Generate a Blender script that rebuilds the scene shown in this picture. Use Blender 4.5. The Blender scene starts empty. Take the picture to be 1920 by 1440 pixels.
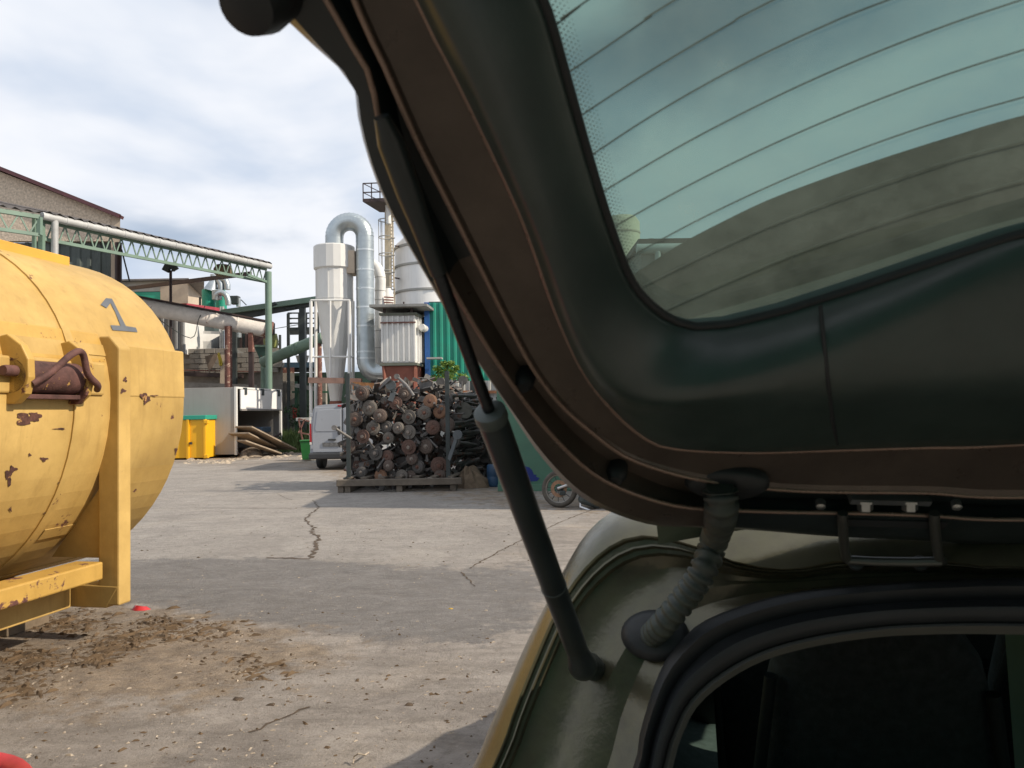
import bpy, bmesh, math, random
import numpy as np
from mathutils import Vector, Matrix
random.seed(7)
S = bpy.context.scene
COL = S.collection
R = math.radians
# ------------------------------------------------------------------ camera, sky, sun, exposure
FPX = 1442.0; PIT = R(2.05); ROLL = R(1.0); HC = 1.6
cam_d = bpy.data.cameras.new('camera'); cam = bpy.data.objects.new('camera', cam_d); COL.objects.link(cam)
S.camera = cam
cam_d.sensor_width = 36.0; cam_d.lens = FPX / 1920 * 36; cam_d.clip_start = 0.02; cam_d.clip_end = 3000
_r = Vector((1, 0, 0)); _u = Vector((0, -math.sin(PIT), math.cos(PIT))); _f = Vector((0, math.cos(PIT), math.sin(PIT)))
_cr, _sr = math.cos(ROLL), math.sin(ROLL)
_R2 = _r * _cr - _u * _sr; _U2 = _r * _sr + _u * _cr
cam.matrix_world = Matrix(((_R2.x, _U2.x, -_f.x, 0), (_R2.y, _U2.y, -_f.y, 0), (_R2.z, _U2.z, -_f.z, HC), (0, 0, 0, 1)))
cam_d.dof.use_dof = True; cam_d.dof.focus_distance = 14.0; cam_d.dof.aperture_fstop = 20.0

SUN_AZ = R(103); SUN_EL = R(36)          # azimuth clockwise from +Y
sdir = Vector((math.sin(SUN_AZ) * math.cos(SUN_EL), math.cos(SUN_AZ) * math.cos(SUN_EL), math.sin(SUN_EL)))
sun_d = bpy.data.lights.new('sun', 'SUN'); sun = bpy.data.objects.new('sun', sun_d); COL.objects.link(sun)
sun_d.energy = 5.0; sun_d.angle = R(0.6); sun_d.color = (1.0, 0.88, 0.72)
sun.rotation_euler = (-sdir).to_track_quat('-Z', 'Y').to_euler()
W = bpy.data.worlds.new('World'); S.world = W; W.use_nodes = True
nt = W.node_tree; nt.nodes.clear()
def wn(t, **k):
    n = nt.nodes.new(t)
    for a, b in k.items(): setattr(n, a, b)
    return n
sky = wn('ShaderNodeTexSky', sky_type='NISHITA', sun_disc=False, sun_elevation=SUN_EL, sun_rotation=SUN_AZ, air_density=1.0, dust_density=1.6, ozone_density=1.0)
tc = wn('ShaderNodeTexCoord'); sp = wn('ShaderNodeSeparateXYZ'); nt.links.new(tc.outputs['Generated'], sp.inputs[0])
zz = wn('ShaderNodeMath', operation='MAXIMUM'); nt.links.new(sp.outputs[2], zz.inputs[0]); zz.inputs[1].default_value = 0.0
za = wn('ShaderNodeMath', operation='ADD'); nt.links.new(zz.outputs[0], za.inputs[0]); za.inputs[1].default_value = 0.22
dv = wn('ShaderNodeVectorMath', operation='DIVIDE'); nt.links.new(tc.outputs['Generated'], dv.inputs[0])
cb = wn('ShaderNodeCombineXYZ')
for i in range(2): nt.links.new(za.outputs[0], cb.inputs[i])
cb.inputs[2].default_value = 1.0; nt.links.new(cb.outputs[0], dv.inputs[1])
def cloud(scale, det, rough, loc, lo, hi, dist=0.4):
    mp = wn('ShaderNodeMapping'); mp.inputs['Location'].default_value = loc; mp.inputs['Scale'].default_value = (1.0, 1.0, 0.15)
    nt.links.new(dv.outputs[0], mp.inputs[0])
    n = wn('ShaderNodeTexNoise'); n.inputs['Scale'].default_value = scale; n.inputs['Detail'].default_value = det
    n.inputs['Roughness'].default_value = rough; n.inputs['Distortion'].default_value = dist
    nt.links.new(mp.outputs[0], n.inputs['Vector'])
    rp = wn('ShaderNodeMapRange'); rp.interpolation_type = 'SMOOTHSTEP'
    rp.inputs[1].default_value = lo; rp.inputs[2].default_value = hi; nt.links.new(n.outputs[0], rp.inputs[0])
    return rp.outputs[0], rp
c1, c1n = cloud(1.0, 3, 0.45, (1.3, 6.7, 0.0), 0.22, 0.55, 0.15); c1n.inputs[3].default_value = 0.12
c2, c2n = cloud(1.5, 5, 0.5, (8.2, 4.4, 0.0), 0.34, 0.60, 0.25)
def wmix(fac, a, b, bt='MIX'):
    m = wn('ShaderNodeMix', data_type='RGBA', blend_type=bt); m.clamp_factor = True
    for s_, v in ((0, fac), (6, a), (7, b)):
        if hasattr(v, 'is_linked') or hasattr(v, 'links'): nt.links.new(v, m.inputs[s_])
        else: m.inputs[s_].default_value = v
    return m.outputs[2]
base = wmix(c1, sky.outputs[0], (7.8, 9.0, 10.9, 1))
full = wmix(c2, base, (12.0, 12.3, 13.0, 1))
bg = wn('ShaderNodeBackground'); bg.inputs[1].default_value = 0.078; nt.links.new(full, bg.inputs[0])
out = wn('ShaderNodeOutputWorld'); nt.links.new(bg.outputs[0], out.inputs[0])
S.view_settings.view_transform = 'Standard'; S.view_settings.look = 'None'; S.view_settings.exposure = 0.0; S.view_settings.gamma = 1.0
S.view_settings.use_curve_mapping = False
S.render.engine = 'CYCLES'; S.cycles.max_bounces = 8; S.cycles.transparent_max_bounces = 12; S.cycles.caustics_reflective = False; S.cycles.caustics_refractive = False

# ------------------------------------------------------------------ pixel -> direction -> point helpers (photo pixels, 1920x1440)
CAMP = np.array([0, 0, HC])
def ray(px, py):
    X = px - 960; Y = py - 720
    a = _cr * X - _sr * Y; b = _sr * X + _cr * Y
    xc = a / FPX; zc = -b / FPX
    c, s = math.cos(PIT), math.sin(PIT)
    return np.array([xc, c - s * zc, s + c * zc])
def P(px, py, y):                          # the point of that pixel at depth y
    d = ray(px, py); return Vector(CAMP + d * (y / d[1]))
def G(px, py, z=0.0):                      # the point of that pixel on the ground
    d = ray(px, py); return Vector(CAMP + d * ((z - HC) / d[2]))

# ------------------------------------------------------------------ materials
MATS = {}
def mat(name, col, rough=0.7, metal=0.0, var=0.25, scale=2.0, rust=0.0, rcol=(0.10, 0.035, 0.015), rscale=4.0, bump=0.15, bscale=25.0, streak=0.0, spec=0.5, dirt=0.0, dcol=(0.12, 0.10, 0.07), col2=None, bdist=0.01):
    if name in MATS: return MATS[name]
    m = bpy.data.materials.new(name); m.use_nodes = True; n = m.node_tree; b = n.nodes['Principled BSDF']
    L = n.links.new
    t = n.nodes.new('ShaderNodeTexCoord'); o = t.outputs['Object']
    def noise(sc, det=6, ro=0.6, vec=None, dist=0.0):
        x = n.nodes.new('ShaderNodeTexNoise'); x.inputs['Scale'].default_value = sc; x.inputs['Detail'].default_value = det
        x.inputs['Roughness'].default_value = ro; x.inputs['Distortion'].default_value = dist; L(vec or o, x.inputs['Vector']); return x.outputs[0]
    def rng(v, lo, hi):
        x = n.nodes.new('ShaderNodeMapRange'); x.inputs[1].default_value = lo; x.inputs[2].default_value = hi; L(v, x.inputs[0]); return x.outputs[0]
    def mix(f, a, c, bt='MIX'):
        x = n.nodes.new('ShaderNodeMix'); x.data_type = 'RGBA'; x.blend_type = bt
        if isinstance(f, float): x.inputs[0].default_value = f
        else: L(f, x.inputs[0])
        for s, v in ((6, a), (7, c)):
            if isinstance(v, tuple): x.inputs[s].default_value = (*v, 1)
            else: L(v, x.inputs[s])
        return x.outputs[2]
    dark = tuple(c * (1 - var) for c in col); lite = tuple(min(1, c * (1 + var)) for c in (col2 or col))
    c = mix(rng(noise(scale), 0.3, 0.7), dark, lite)
    if streak:
        mp = n.nodes.new('ShaderNodeMapping'); mp.inputs['Scale'].default_value = (9, 9, 0.6); L(o, mp.inputs[0])
        f = rng(noise(1.6, 4, 0.6, mp.outputs[0]), 0.55, 0.8)
        g = n.nodes.new('ShaderNodeMath'); g.operation = 'MULTIPLY'; g.inputs[1].default_value = streak; L(f, g.inputs[0])
        c = mix(g.outputs[0], c, dcol)
    if dirt:
        f = rng(noise(scale * 3.3, 8, 0.7), 0.42, 0.75)
        g = n.nodes.new('ShaderNodeMath'); g.operation = 'MULTIPLY'; g.inputs[1].default_value = dirt; L(f, g.inputs[0])
        c = mix(g.outputs[0], c, dcol)
    rr = None
    if rust:
        th = 0.72 - 0.3 * rust
        rr = rng(noise(rscale, 9, 0.68, dist=0.3), th, th + 0.035)
        rc = mix(rng(noise(rscale * 6), 0.3, 0.7), rcol, tuple(x * 2.2 for x in rcol))
        c = mix(rr, c, rc)
    L(c, b.inputs['Base Color'])
    rv = n.nodes.new('ShaderNodeMapRange'); rv.inputs[3].default_value = max(0.02, rough - 0.1); rv.inputs[4].default_value = min(1, rough + 0.1)
    L(noise(scale * 5), rv.inputs[0]); ro = rv.outputs[0]
    if rr is not None:
        x = n.nodes.new('ShaderNodeMix'); L(rr, x.inputs[0]); L(ro, x.inputs[2]); x.inputs[3].default_value = 0.9; ro = x.outputs[0]
        y = n.nodes.new('ShaderNodeMath'); y.operation = 'SUBTRACT'; y.inputs[0].default_value = 1.0; L(rr, y.inputs[1])
        z = n.nodes.new('ShaderNodeMath'); z.operation = 'MULTIPLY'; z.inputs[1].default_value = metal; L(y.outputs[0], z.inputs[0]); L(z.outputs[0], b.inputs['Metallic'])
    else: b.inputs['Metallic'].default_value = metal
    L(ro, b.inputs['Roughness']); b.inputs['Specular IOR Level'].default_value = spec
    if bump:
        h = noise(bscale, 8, 0.65)
        bp = n.nodes.new('ShaderNodeBump'); bp.inputs['Strength'].default_value = bump; bp.inputs['Distance'].default_value = bdist
        L(h, bp.inputs['Height']); L(bp.outputs[0], b.inputs['Normal'])
    MATS[name] = m; return m

# ------------------------------------------------------------------ mesh helpers
ORG = {}
def V(*a): return Vector(a)
class MB:
    def __init__(s): s.b = bmesh.new()
    def box(s, c, size, rot=None):
        m = Matrix.Translation(Vector(c)) @ (rot.to_4x4() if rot else Matrix()) @ Matrix.Diagonal((*size, 1))
        bmesh.ops.create_cube(s.b, size=1, matrix=m); return s
    def hexa(s, p):                          # 8 corners: bottom 0-3, top 4-7
        v = [s.b.verts.new(x) for x in p]
        for f in ((3, 2, 1, 0), (4, 5, 6, 7), (0, 1, 5, 4), (1, 2, 6, 5), (2, 3, 7, 6), (3, 0, 4, 7)): s.b.faces.new([v[i] for i in f])
        return s
    def bar(s, a, b, w, h=None, up=V(0, 0, 1)):
        a, b = Vector(a), Vector(b); d = (b - a); l = d.length
        if l < 1e-6: return s
        d /= l; h = h or w
        x = d.cross(up)
        if x.length < 1e-4: x = d.cross(V(1, 0, 0))
        x.normalize(); y = x.cross(d)
        m = Matrix((x, d, y)).transposed().to_4x4(); m.translation = (a + b) / 2
        bmesh.ops.create_cube(s.b, size=1, matrix=m @ Matrix.Diagonal((w, l, h, 1))); return s
    def tube(s, pts, r, seg=12, cap=True, radii=None):
        pts = [Vector(p) for p in pts]; n = len(pts); rings = []
        up = None
        for i, p in enumerate(pts):
            d = (pts[min(i + 1, n - 1)] - pts[max(i - 1, 0)]).normalized()
            if up is None:
                up = V(0, 0, 1) if abs(d.z) < 0.9 else V(1, 0, 0)
            x = d.cross(up).normalized(); up = x.cross(d).normalized()
            q = radii[i] if radii else r
            rings.append([s.b.verts.new(p + (x * math.cos(2 * math.pi * k / seg) + up * math.sin(2 * math.pi * k / seg)) * q) for k in range(seg)])
        for i in range(n - 1):
            for k in range(seg):
                s.b.faces.new((rings[i][k], rings[i][(k + 1) % seg], rings[i + 1][(k + 1) % seg], rings[i + 1][k]))
        if cap:
            s.b.faces.new(rings[0][::-1]); s.b.faces.new(rings[-1])
        return s
    def lathe(s, prof, seg=24, axis='z', at=(0, 0, 0), m=None, cap=True):
        rings = []
        for r, h in prof:
            ring = []
            for k in range(seg):
                a = 2 * math.pi * k / seg
                p = V(r * math.cos(a), r * math.sin(a), h) if axis == 'z' else V(r * math.cos(a), h, r * math.sin(a))
                p = (m @ p) if m else p + Vector(at)
                ring.append(s.b.verts.new(p))
            rings.append(ring)
        for i in range(len(rings) - 1):
            for k in range(seg):
                s.b.faces.new((rings[i][k], rings[i][(k + 1) % seg], rings[i + 1][(k + 1) % seg], rings[i + 1][k]))
        if cap:
            s.b.faces.new(rings[0][::-1]); s.b.faces.new(rings[-1])
        return s
    def loft(s, rings, close=False):
        vs = [[s.b.verts.new(Vector(p)) for p in r] for r in rings]
        for i in range(len(vs) - 1):
            n = len(vs[i])
            for k in range(n if close else n - 1):
                s.b.faces.new((vs[i][k], vs[i][(k + 1) % n], vs[i + 1][(k + 1) % n], vs[i + 1][k]))
        return s
    def prism(s, poly, ext):                 # planar polygon (3D points) extruded by vector ext
        a = [s.b.verts.new(Vector(p)) for p in poly]; e = Vector(ext); b = [s.b.verts.new(Vector(p) + e) for p in poly]
        s.b.faces.new(a); s.b.faces.new(b[::-1])
        for i in range(len(a)):
            j = (i + 1) % len(a); s.b.faces.new((a[j], a[i], b[i], b[j]))
        return s
    def corr(s, a, b, h, pitch=0.25, dep=0.04, nrm=None):   # corrugated sheet from a to b, height h
        a, b = Vector(a), Vector(b); d = b - a; l = d.length; d /= l
        nrm = nrm or d.cross(V(0, 0, 1)).normalized(); n = max(2, int(l / pitch))
        pr = []
        for i in range(n):
            for f, o in ((0, 0), (0.45, 0), (0.58, 1), (0.87, 1)): pr.append((i + f, o))
        pr.append((n, 0)); lo = []; hi = []
        for t, o in pr:
            q = a + d * (t / n * l) + nrm * (o * dep); lo.append(q); hi.append(q + V(0, 0, h))
        return s.loft([lo, hi])
    def build(s, name, m, parent=None, smooth=None, local=False, bevel=0, solid=0, recalc=True):
        if recalc: bmesh.ops.recalc_face_normals(s.b, faces=s.b.faces)
        me = bpy.data.meshes.new(name)
        org = V(0, 0, 0)
        if parent is not None and not local: org = ORG.get(parent.name, V(0, 0, 0))
        if not local and org.length: bmesh.ops.translate(s.b, verts=s.b.verts, vec=-org)
        s.b.to_mesh(me); s.b.free()
        if smooth is not None:
            me.polygons.foreach_set('use_smooth', [True] * len(me.polygons))
            me.set_sharp_from_angle(angle=R(smooth))
        o = bpy.data.objects.new(name, me); COL.objects.link(o); me.materials.append(m)
        if parent is not None: o.parent = parent
        ORG[o.name] = org
        if solid:
            x = o.modifiers.new('thickness', 'SOLIDIFY'); x.thickness = solid; x.offset = -1
        if bevel:
            x = o.modifiers.new('edge', 'BEVEL'); x.width = bevel; x.segments = 2; x.limit_method = 'ANGLE'; x.angle_limit = R(40)
        return o
def thing(name, label, cat, loc=(0, 0, 0), group=None, rz=0.0):
    o = bpy.data.objects.new(name, None); COL.objects.link(o); o.location = loc; o.rotation_euler = (0, 0, rz); o.empty_display_size = 0.2
    o['label'] = label; o['category'] = cat
    if group: o['group'] = group
    ORG[o.name] = Vector(loc); return o
def tag(o, label, cat, group=None):
    o['label'] = label; o['category'] = cat
    if group: o['group'] = group
    return o
def struct(o): o['kind'] = 'structure'; return o
def stuff(o, label=None, cat=None):
    o['kind'] = 'stuff'
    if label: o['label'] = label
    if cat: o['category'] = cat
    return o
def catmull(pts, n=8):
    pts = [np.array(p, float) for p in pts]; out = []
    q = [2 * pts[0] - pts[1]] + pts + [2 * pts[-1] - pts[-2]]
    for i in range(1, len(q) - 2):
        for k in range(n):
            t = k / n; a, b, c, d = q[i - 1], q[i], q[i + 1], q[i + 2]
            out.append(0.5 * (2 * b + (c - a) * t + (2 * a - 5 * b + 4 * c - d) * t * t + (3 * b - a - 3 * c + d) * t ** 3))
    out.append(pts[-1]); return out
# ------------------------------------------------------------------ ground
def poly_sd(poly, x, y):                    # signed distance (positive inside)
    d = 1e9; ins = False; n = len(poly)
    for i in range(n):
        ax, ay = poly[i]; bx, by = poly[(i + 1) % n]
        ex, ey = bx - ax, by - ay; t = max(0, min(1, ((x - ax) * ex + (y - ay) * ey) / (ex * ex + ey * ey + 1e-12)))
        d = min(d, math.hypot(x - ax - ex * t, y - ay - ey * t))
        if (ay > y) != (by > y) and x < (bx - ax) * (y - ay) / (by - ay) + ax: ins = not ins
    return d if ins else -d
def gpoly(px): return [tuple(G(x, y)[:2]) for x, y in px]
ASPH = gpoly([(150, 1052), (245, 1050), (400, 1046), (590, 1050), (700, 1059), (800, 1068), (880, 1066), (960, 1062), (1015, 1075), (1000, 1150), (950, 1192), (850, 1206), (700, 1196), (560, 1178), (400, 1160), (245, 1130), (150, 1110)])
DIRT = gpoly([(-400, 1130), (60, 1130), (240, 1138), (400, 1165), (520, 1185), (640, 1225), (520, 1265), (380, 1300), (200, 1320), (0, 1325), (-400, 1330)])
SLAB = gpoly([(-600, 1056), (590, 1050), (875, 1068), (990, 1008), (1180, 945), (1100, 915), (640, 890), (300, 870), (-600, 900)])
EARTH = gpoly([(340, 850), (400, 862), (560, 860), (700, 880), (1250, 952), (1250, 964), (1000, 962), (930, 955), (640, 905), (500, 858), (700, 838), (700, 800), (300, 800), (250, 860)])
def axis(segs):
    r = []
    for a, b, st in segs:
        n = max(1, round((b - a) / st)); r += [a + (b - a) * i / n for i in range(n)]
    return r + [segs[-1][1]]
gxs = axis([(-900, -100, 200), (-100, -24, 8), (-24, -8, 0.6), (-8, 3, 0.11), (3, 12, 0.5), (12, 100, 8), (100, 900, 200)])
gys = axis([(-900, -60, 200), (-60, 1, 6), (1, 12, 0.11), (12, 36, 0.5), (36, 100, 6), (100, 1500, 200)])
gv = [(x, y, 0.0) for y in gys for x in gxs]; nx = len(gxs)
gf = [(j * nx + i, j * nx + i + 1, (j + 1) * nx + i + 1, (j + 1) * nx + i) for j in range(len(gys) - 1) for i in range(nx - 1)]
gme = bpy.data.meshes.new('ground'); gme.from_pydata(gv, [], gf)
ca = gme.color_attributes.new('zones', 'FLOAT_COLOR', 'POINT')
def sst(v, lo, hi):
    t = max(0, min(1, (v - lo) / (hi - lo))); return t * t * (3 - 2 * t)
zc = np.zeros((len(gv), 4), np.float32); zc[:, 3] = 1
for i, (x, y, z) in enumerate(gv):
    if -26 < x < 14 and 0 < y < 40:
        if y < 12 and -9 < x < 4:
            zc[i, 0] = sst(poly_sd(ASPH, x, y), -0.40, 0.35)
            zc[i, 1] = sst(poly_sd(DIRT, x, y), -0.7, 0.6)
        s_ = sst(poly_sd(SLAB, x, y), -0.05, 0.05) * 0.5
        zc[i, 2] = max(s_, sst(poly_sd(EARTH, x, y), -0.6, 0.6) if y > 11 else 0)
        if y > 11: zc[i, 1] = max(zc[i, 1], 0.6 * sst(poly_sd(EARTH, x, y), -0.8, 0.8)); zc[i, 2] = s_
ca.data.foreach_set('color', zc.ravel())
gm = bpy.data.materials.new('yard_concrete'); gm.use_nodes = True; n = gm.node_tree; gb = n.nodes['Principled BSDF']; GL = n.links.new
gt = n.nodes.new('ShaderNodeTexCoord').outputs['Object']
def gn(sc, det=8, ro=0.6, dist=0.0, stretch=None):
    x = n.nodes.new('ShaderNodeTexNoise'); x.inputs['Scale'].default_value = sc; x.inputs['Detail'].default_value = det; x.inputs['Roughness'].default_value = ro; x.inputs['Distortion'].default_value = dist
    v = gt
    if stretch:
        mp = n.nodes.new('ShaderNodeMapping'); mp.inputs['Scale'].default_value = stretch[:3]; mp.inputs['Rotation'].default_value = (0, 0, stretch[3]); GL(gt, mp.inputs[0]); v = mp.outputs[0]
    GL(v, x.inputs['Vector']); return x.outputs[0]
def gr(v, lo, hi, a=0.0, b=1.0):
    x = n.nodes.new('ShaderNodeMapRange'); x.inputs[1].default_value = lo; x.inputs[2].default_value = hi; x.inputs[3].default_value = a; x.inputs[4].default_value = b; GL(v, x.inputs[0]); return x.outputs[0]
def gmix(f, a, c, bt='MIX'):
    x = n.nodes.new('ShaderNodeMix'); x.data_type = 'RGBA'; x.blend_type = bt
    if isinstance(f, float): x.inputs[0].default_value = f
    else: GL(f, x.inputs[0])
    for s_, v in ((6, a), (7, c)):
        if isinstance(v, tuple): x.inputs[s_].default_value = (*v, 1)
        else: GL(v, x.inputs[s_])
    return x.outputs[2]
def gmath(op, a, b):
    x = n.nodes.new('ShaderNodeMath'); x.operation = op; x.use_clamp = True
    for i, v in enumerate((a, b)):
        if isinstance(v, (int, float)): x.inputs[i].default_value = v
        else: GL(v, x.inputs[i])
    return x.outputs[0]
at = n.nodes.new('ShaderNodeAttribute'); at.attribute_name = 'zones'
sx = n.nodes.new('ShaderNodeSeparateColor'); GL(at.outputs['Color'], sx.inputs[0])
base = gmix(gr(gn(0.55, 9, 0.62, 0.5), 0.32, 0.68), (0.250, 0.222, 0.198), (0.425, 0.385, 0.345))
base = gmix(gr(gn(2.6, 9, 0.7, 0.6, (0.6, 1.9, 1, 0.35)), 0.42, 0.68, 0, 0.8), base, (0.175, 0.155, 0.135))
base = gmix(gr(gn(1.1, 6, 0.6, 1.0), 0.54, 0.72, 0, 0.55), base, (0.42, 0.36, 0.295))
base = gmix(gr(gn(0.7, 9, 0.68, 1.4, (2.2, 0.7, 1, 0.5)), 0.55, 0.70, 0, 0.55), base, (0.145, 0.13, 0.12))
base = gmix(gmath('MULTIPLY', sx.outputs[2], 1.1), base, gmix(gr(gn(1.4, 9, 0.7), 0.3, 0.7), (0.27, 0.25, 0.232), (0.41, 0.385, 0.352)))
edge = gn(3.0, 7, 0.7)
def zone(s_, k): return gr(gmath('ADD', s_, gr(edge, 0.3, 0.7, -0.5, 0.5)), 0.35, 0.65, 0, k)
asph = gmix(gr(gn(2.4, 12, 0.78, 1.2, (0.8, 1.5, 1, -0.25)), 0.3, 0.72), (0.115, 0.108, 0.104), (0.255, 0.243, 0.233))
base = gmix(zone(sx.outputs[0], 0.9), base, asph)
base = gmix(zone(sx.outputs[1], 0.75), base, gmix(gr(gn(5, 10, 0.75), 0.35, 0.65), (0.11, 0.08, 0.055), (0.38, 0.295, 0.205)))
base = gmix(gr(gn(6.5, 12, 0.8, 0.8), 0.50, 0.66, 0, 0.55), base, (0.165, 0.145, 0.128))
base = gmix(gr(gn(22, 10, 0.8, 0.4, (0.5, 1.6, 1, 0.2)), 0.55, 0.66, 0, 0.45), base, (0.47, 0.43, 0.385))
base = gmix(gr(gn(17, 8, 0.78), 0.52, 0.68, 0, 0.55), base, (0.15, 0.13, 0.11))
base = gmix(gr(gn(38, 4, 0.7), 0.62, 0.74, 0, 0.75), base, (0.13, 0.11, 0.095))
base = gmix(gr(gn(75, 3, 0.6), 0.63, 0.72, 0, 0.5), base, (0.55, 0.5, 0.44))
GL(base, gb.inputs['Base Color']); gb.inputs['Roughness'].default_value = 0.92; gb.inputs['Specular IOR Level'].default_value = 0.25
hh = gmath('ADD', gmath('MULTIPLY', gn(7, 12, 0.75, 0.5), 0.65), gmath('MULTIPLY', gn(55, 8, 0.75), 0.35))
bp = n.nodes.new('ShaderNodeBump'); bp.inputs['Strength'].default_value = 1.0; bp.inputs['Distance'].default_value = 0.05; GL(hh, bp.inputs['Height']); GL(bp.outputs[0], gb.inputs['Normal'])
gme.materials.append(gm)
ground = bpy.data.objects.new('ground', gme); COL.objects.link(ground); struct(ground)
soil = mat('soil', (0.085, 0.06, 0.04), 0.95, var=0.5, scale=20, bump=0.6, bscale=60)
def crack(px, w0, w1, jag=0.02, step=0.05, name='crack'):
    pts = [G(x, y) for x, y in px]; fine = []
    for a, b in zip(pts, pts[1:]):
        k = max(2, int((b - a).length / step)); fine += [a.lerp(b, i / k) for i in range(k)]
    fine.append(pts[-1]); m = MB(); l, r_ = [], []
    for i, p in enumerate(fine):
        d = (fine[min(i + 1, len(fine) - 1)] - fine[max(i - 1, 0)]).normalized(); s_ = V(-d.y, d.x, 0)
        w = (w0 + (w1 - w0) * i / len(fine)) * random.uniform(0.35, 1.3); o = random.uniform(-jag, jag)
        l.append(p + s_ * (o + w) + V(0, 0, 0.004)); r_.append(p + s_ * (o - w) + V(0, 0, 0.004))
    return m.loft([l, r_]).build(name, soil, ground)
crack([(588, 938), (598, 952), (580, 965), (572, 975), (590, 990), (583, 1000), (600, 1008), (590, 1020), (592, 1030), (580, 1047)], 0.008, 0.03, 0.03)
crack([(520, 926), (535, 934), (548, 938)], 0.008, 0.004)
crack([(880, 1066), (905, 1052), (940, 1032), (985, 1010), (1060, 975), (1180, 930)], 0.012, 0.008, 0.015)
crack([(250, 953), (400, 953), (590, 953)], 0.010, 0.008, 0.004, 0.2, 'slab_joint')
crack([(500, 1046), (545, 1047), (582, 1048)], 0.02, 0.03, 0.02)
crack([(575, 1325), (540, 1345), (470, 1375)], 0.01, 0.006, 0.03)
crack([(865, 1073), (880, 1088), (890, 1100)], 0.01, 0.004, 0.01)
# loose litter on the ground: chips, twigs, mulch, pebbles
def litter(name, pts, lo, hi, m, flat=0.5, long=2.5):
    vs, fs = [], []
    for (x, y) in pts:
        s_ = lo * (hi * 1.5 / lo) ** (random.random() ** 2.0); a = random.uniform(0, math.pi); ln = s_ * random.uniform(1, long); h = s_ * flat * random.uniform(0.4, 1.2)
        ca_, sa = math.cos(a), math.sin(a); b0 = len(vs)
        for (u, v, w) in ((-ln, -s_ * 0.5, 0.001), (ln * random.uniform(0.6, 1), -s_ * 0.6, 0.001), (ln * 0.8, s_ * 0.5, 0.001), (-ln * 0.7, s_ * random.uniform(0.4, 0.9), 0.001), (-ln * 0.3, 0, h), (ln * 0.4, s_ * 0.1, h * random.uniform(0.5, 1.2))):
            vs.append((x + u * ca_ - v * sa, y + u * sa + v * ca_, w))
        fs += [(b0, b0 + 1, b0 + 5, b0 + 4), (b0 + 1, b0 + 2, b0 + 5), (b0 + 2, b0 + 3, b0 + 4, b0 + 5), (b0 + 3, b0, b0 + 4)]
    me = bpy.data.meshes.new(name); me.from_pydata(vs, [], fs); me.materials.append(m)
    o = bpy.data.objects.new(name, me); COL.objects.link(o); return o
def scat(n_, x0, x1, y0, y1):
    r_ = []
    for _ in range(n_):
        g = G(random.uniform(x0, x1), random.uniform(y0, y1)); r_.append((g.x, g.y))
    return r_
mulch = mat('mulch', (0.10, 0.065, 0.035), 0.95, var=0.6, scale=8, bump=0.4, bscale=80)
chips = mat('pale_chips', (0.36, 0.30, 0.23), 0.9, var=0.5, scale=9)
pp = []
for cx, cy, r_, k in [(120, 1170, 90, 200), (60, 1240, 80, 160), (200, 1215, 60, 110), (250, 1195, 50, 80), (330, 1180, 80, 110), (180, 1240, 40, 60), (400, 1185, 80, 60), (480, 1250, 90, 60), (30, 1290, 90, 70), (290, 1170, 60, 70)]:
    for _ in range(k * 4):
        g = G(cx + random.gauss(0, r_ * 0.55), max(1135, cy + random.gauss(0, r_ * 0.16))); pp.append((g.x, g.y))
stuff(litter('mulch_litter', pp, 0.002, 0.022, mulch, 0.6, 2.6), 'dark brown mulch and twigs strewn beside the yellow tank', 'litter')
stuff(litter('dark_litter', scat(900, -60, 960, 1140, 1445) + scat(420, 240, 1000, 985, 1060) + scat(120, 300, 1150, 900, 1000) + scat(90, 500, 900, 1240, 1320), 0.0015, 0.011, mulch, 0.7, 1.8), 'small dark crumbs and grit scattered over the yard', 'litter')
stuff(litter('pale_litter', scat(1100, -40, 960, 1140, 1445) + scat(300, 260, 1000, 1055, 1140), 0.0012, 0.009, chips, 0.7, 2.0), 'small pale stone chips scattered over the yard', 'chips')
stuff(litter('rubble_litter', scat(160, 345, 440, 862, 870) + scat(320, 430, 590, 843, 862), 0.02, 0.10, chips, 0.6, 1.6), 'pale rubble strewn in front of the white box body', 'rubble')
# a few larger scraps one can pick out
def scrap(px, py, s_, m, name, label, cat):
    g = G(px, py); b = MB(); q = []
    k = 7
    for i in range(k):
        a = 2 * math.pi * i / k; rr = s_ * random.uniform(0.6, 1.15); q.append((rr * math.cos(a) * 1.7, rr * math.sin(a), 0.001))
    lo = [V(*p) for p in q]; hi = [V(p[0] * 0.6, p[1] * 0.55, s_ * random.uniform(0.35, 0.8)) for p in q]
    b.loft([lo, hi], True); b.b.faces.new([v for v in b.b.verts][k:])
    o = b.build(name, m, None, 60); o.location = g; return tag(o, label, cat)
redp = mat('red_plastic', (0.5, 0.035, 0.04), 0.45, var=0.2, scale=10)
scrap(262, 1143, 0.055, redp, 'red_scrap', 'crumpled red plastic scrap on the ground below the yellow tank corner', 'scrap')
scrap(768, 1322, 0.018, soil, 'clod', 'small dark clod lying on the pale concrete near the car shadow', 'clod')
scrap(448, 1312, 0.022, soil, 'clod', 'flat dark clod on the concrete, leftmost of the two in front', 'clod')
scrap(508, 1322, 0.018, soil, 'clod', 'dark clod on the concrete just right of the flat one', 'clod')
scrap(845, 1142, 0.012, mat('yellow_leaf', (0.5, 0.33, 0.05), 0.7), 'leaf_scrap', 'small yellow leaf on the grey patch near the strut', 'leaf')
wire = MB().tube([G(662, 1432, 0.01), G(664, 1418, 0.03), G(672, 1413, 0.05), G(684, 1416, 0.04), G(691, 1411, 0.02)], 0.004, 8).build('wire_scrap', chips, None, 60)
tag(wire, 'bent pale wire scrap on the ground at the car shadow edge', 'wire')
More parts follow.
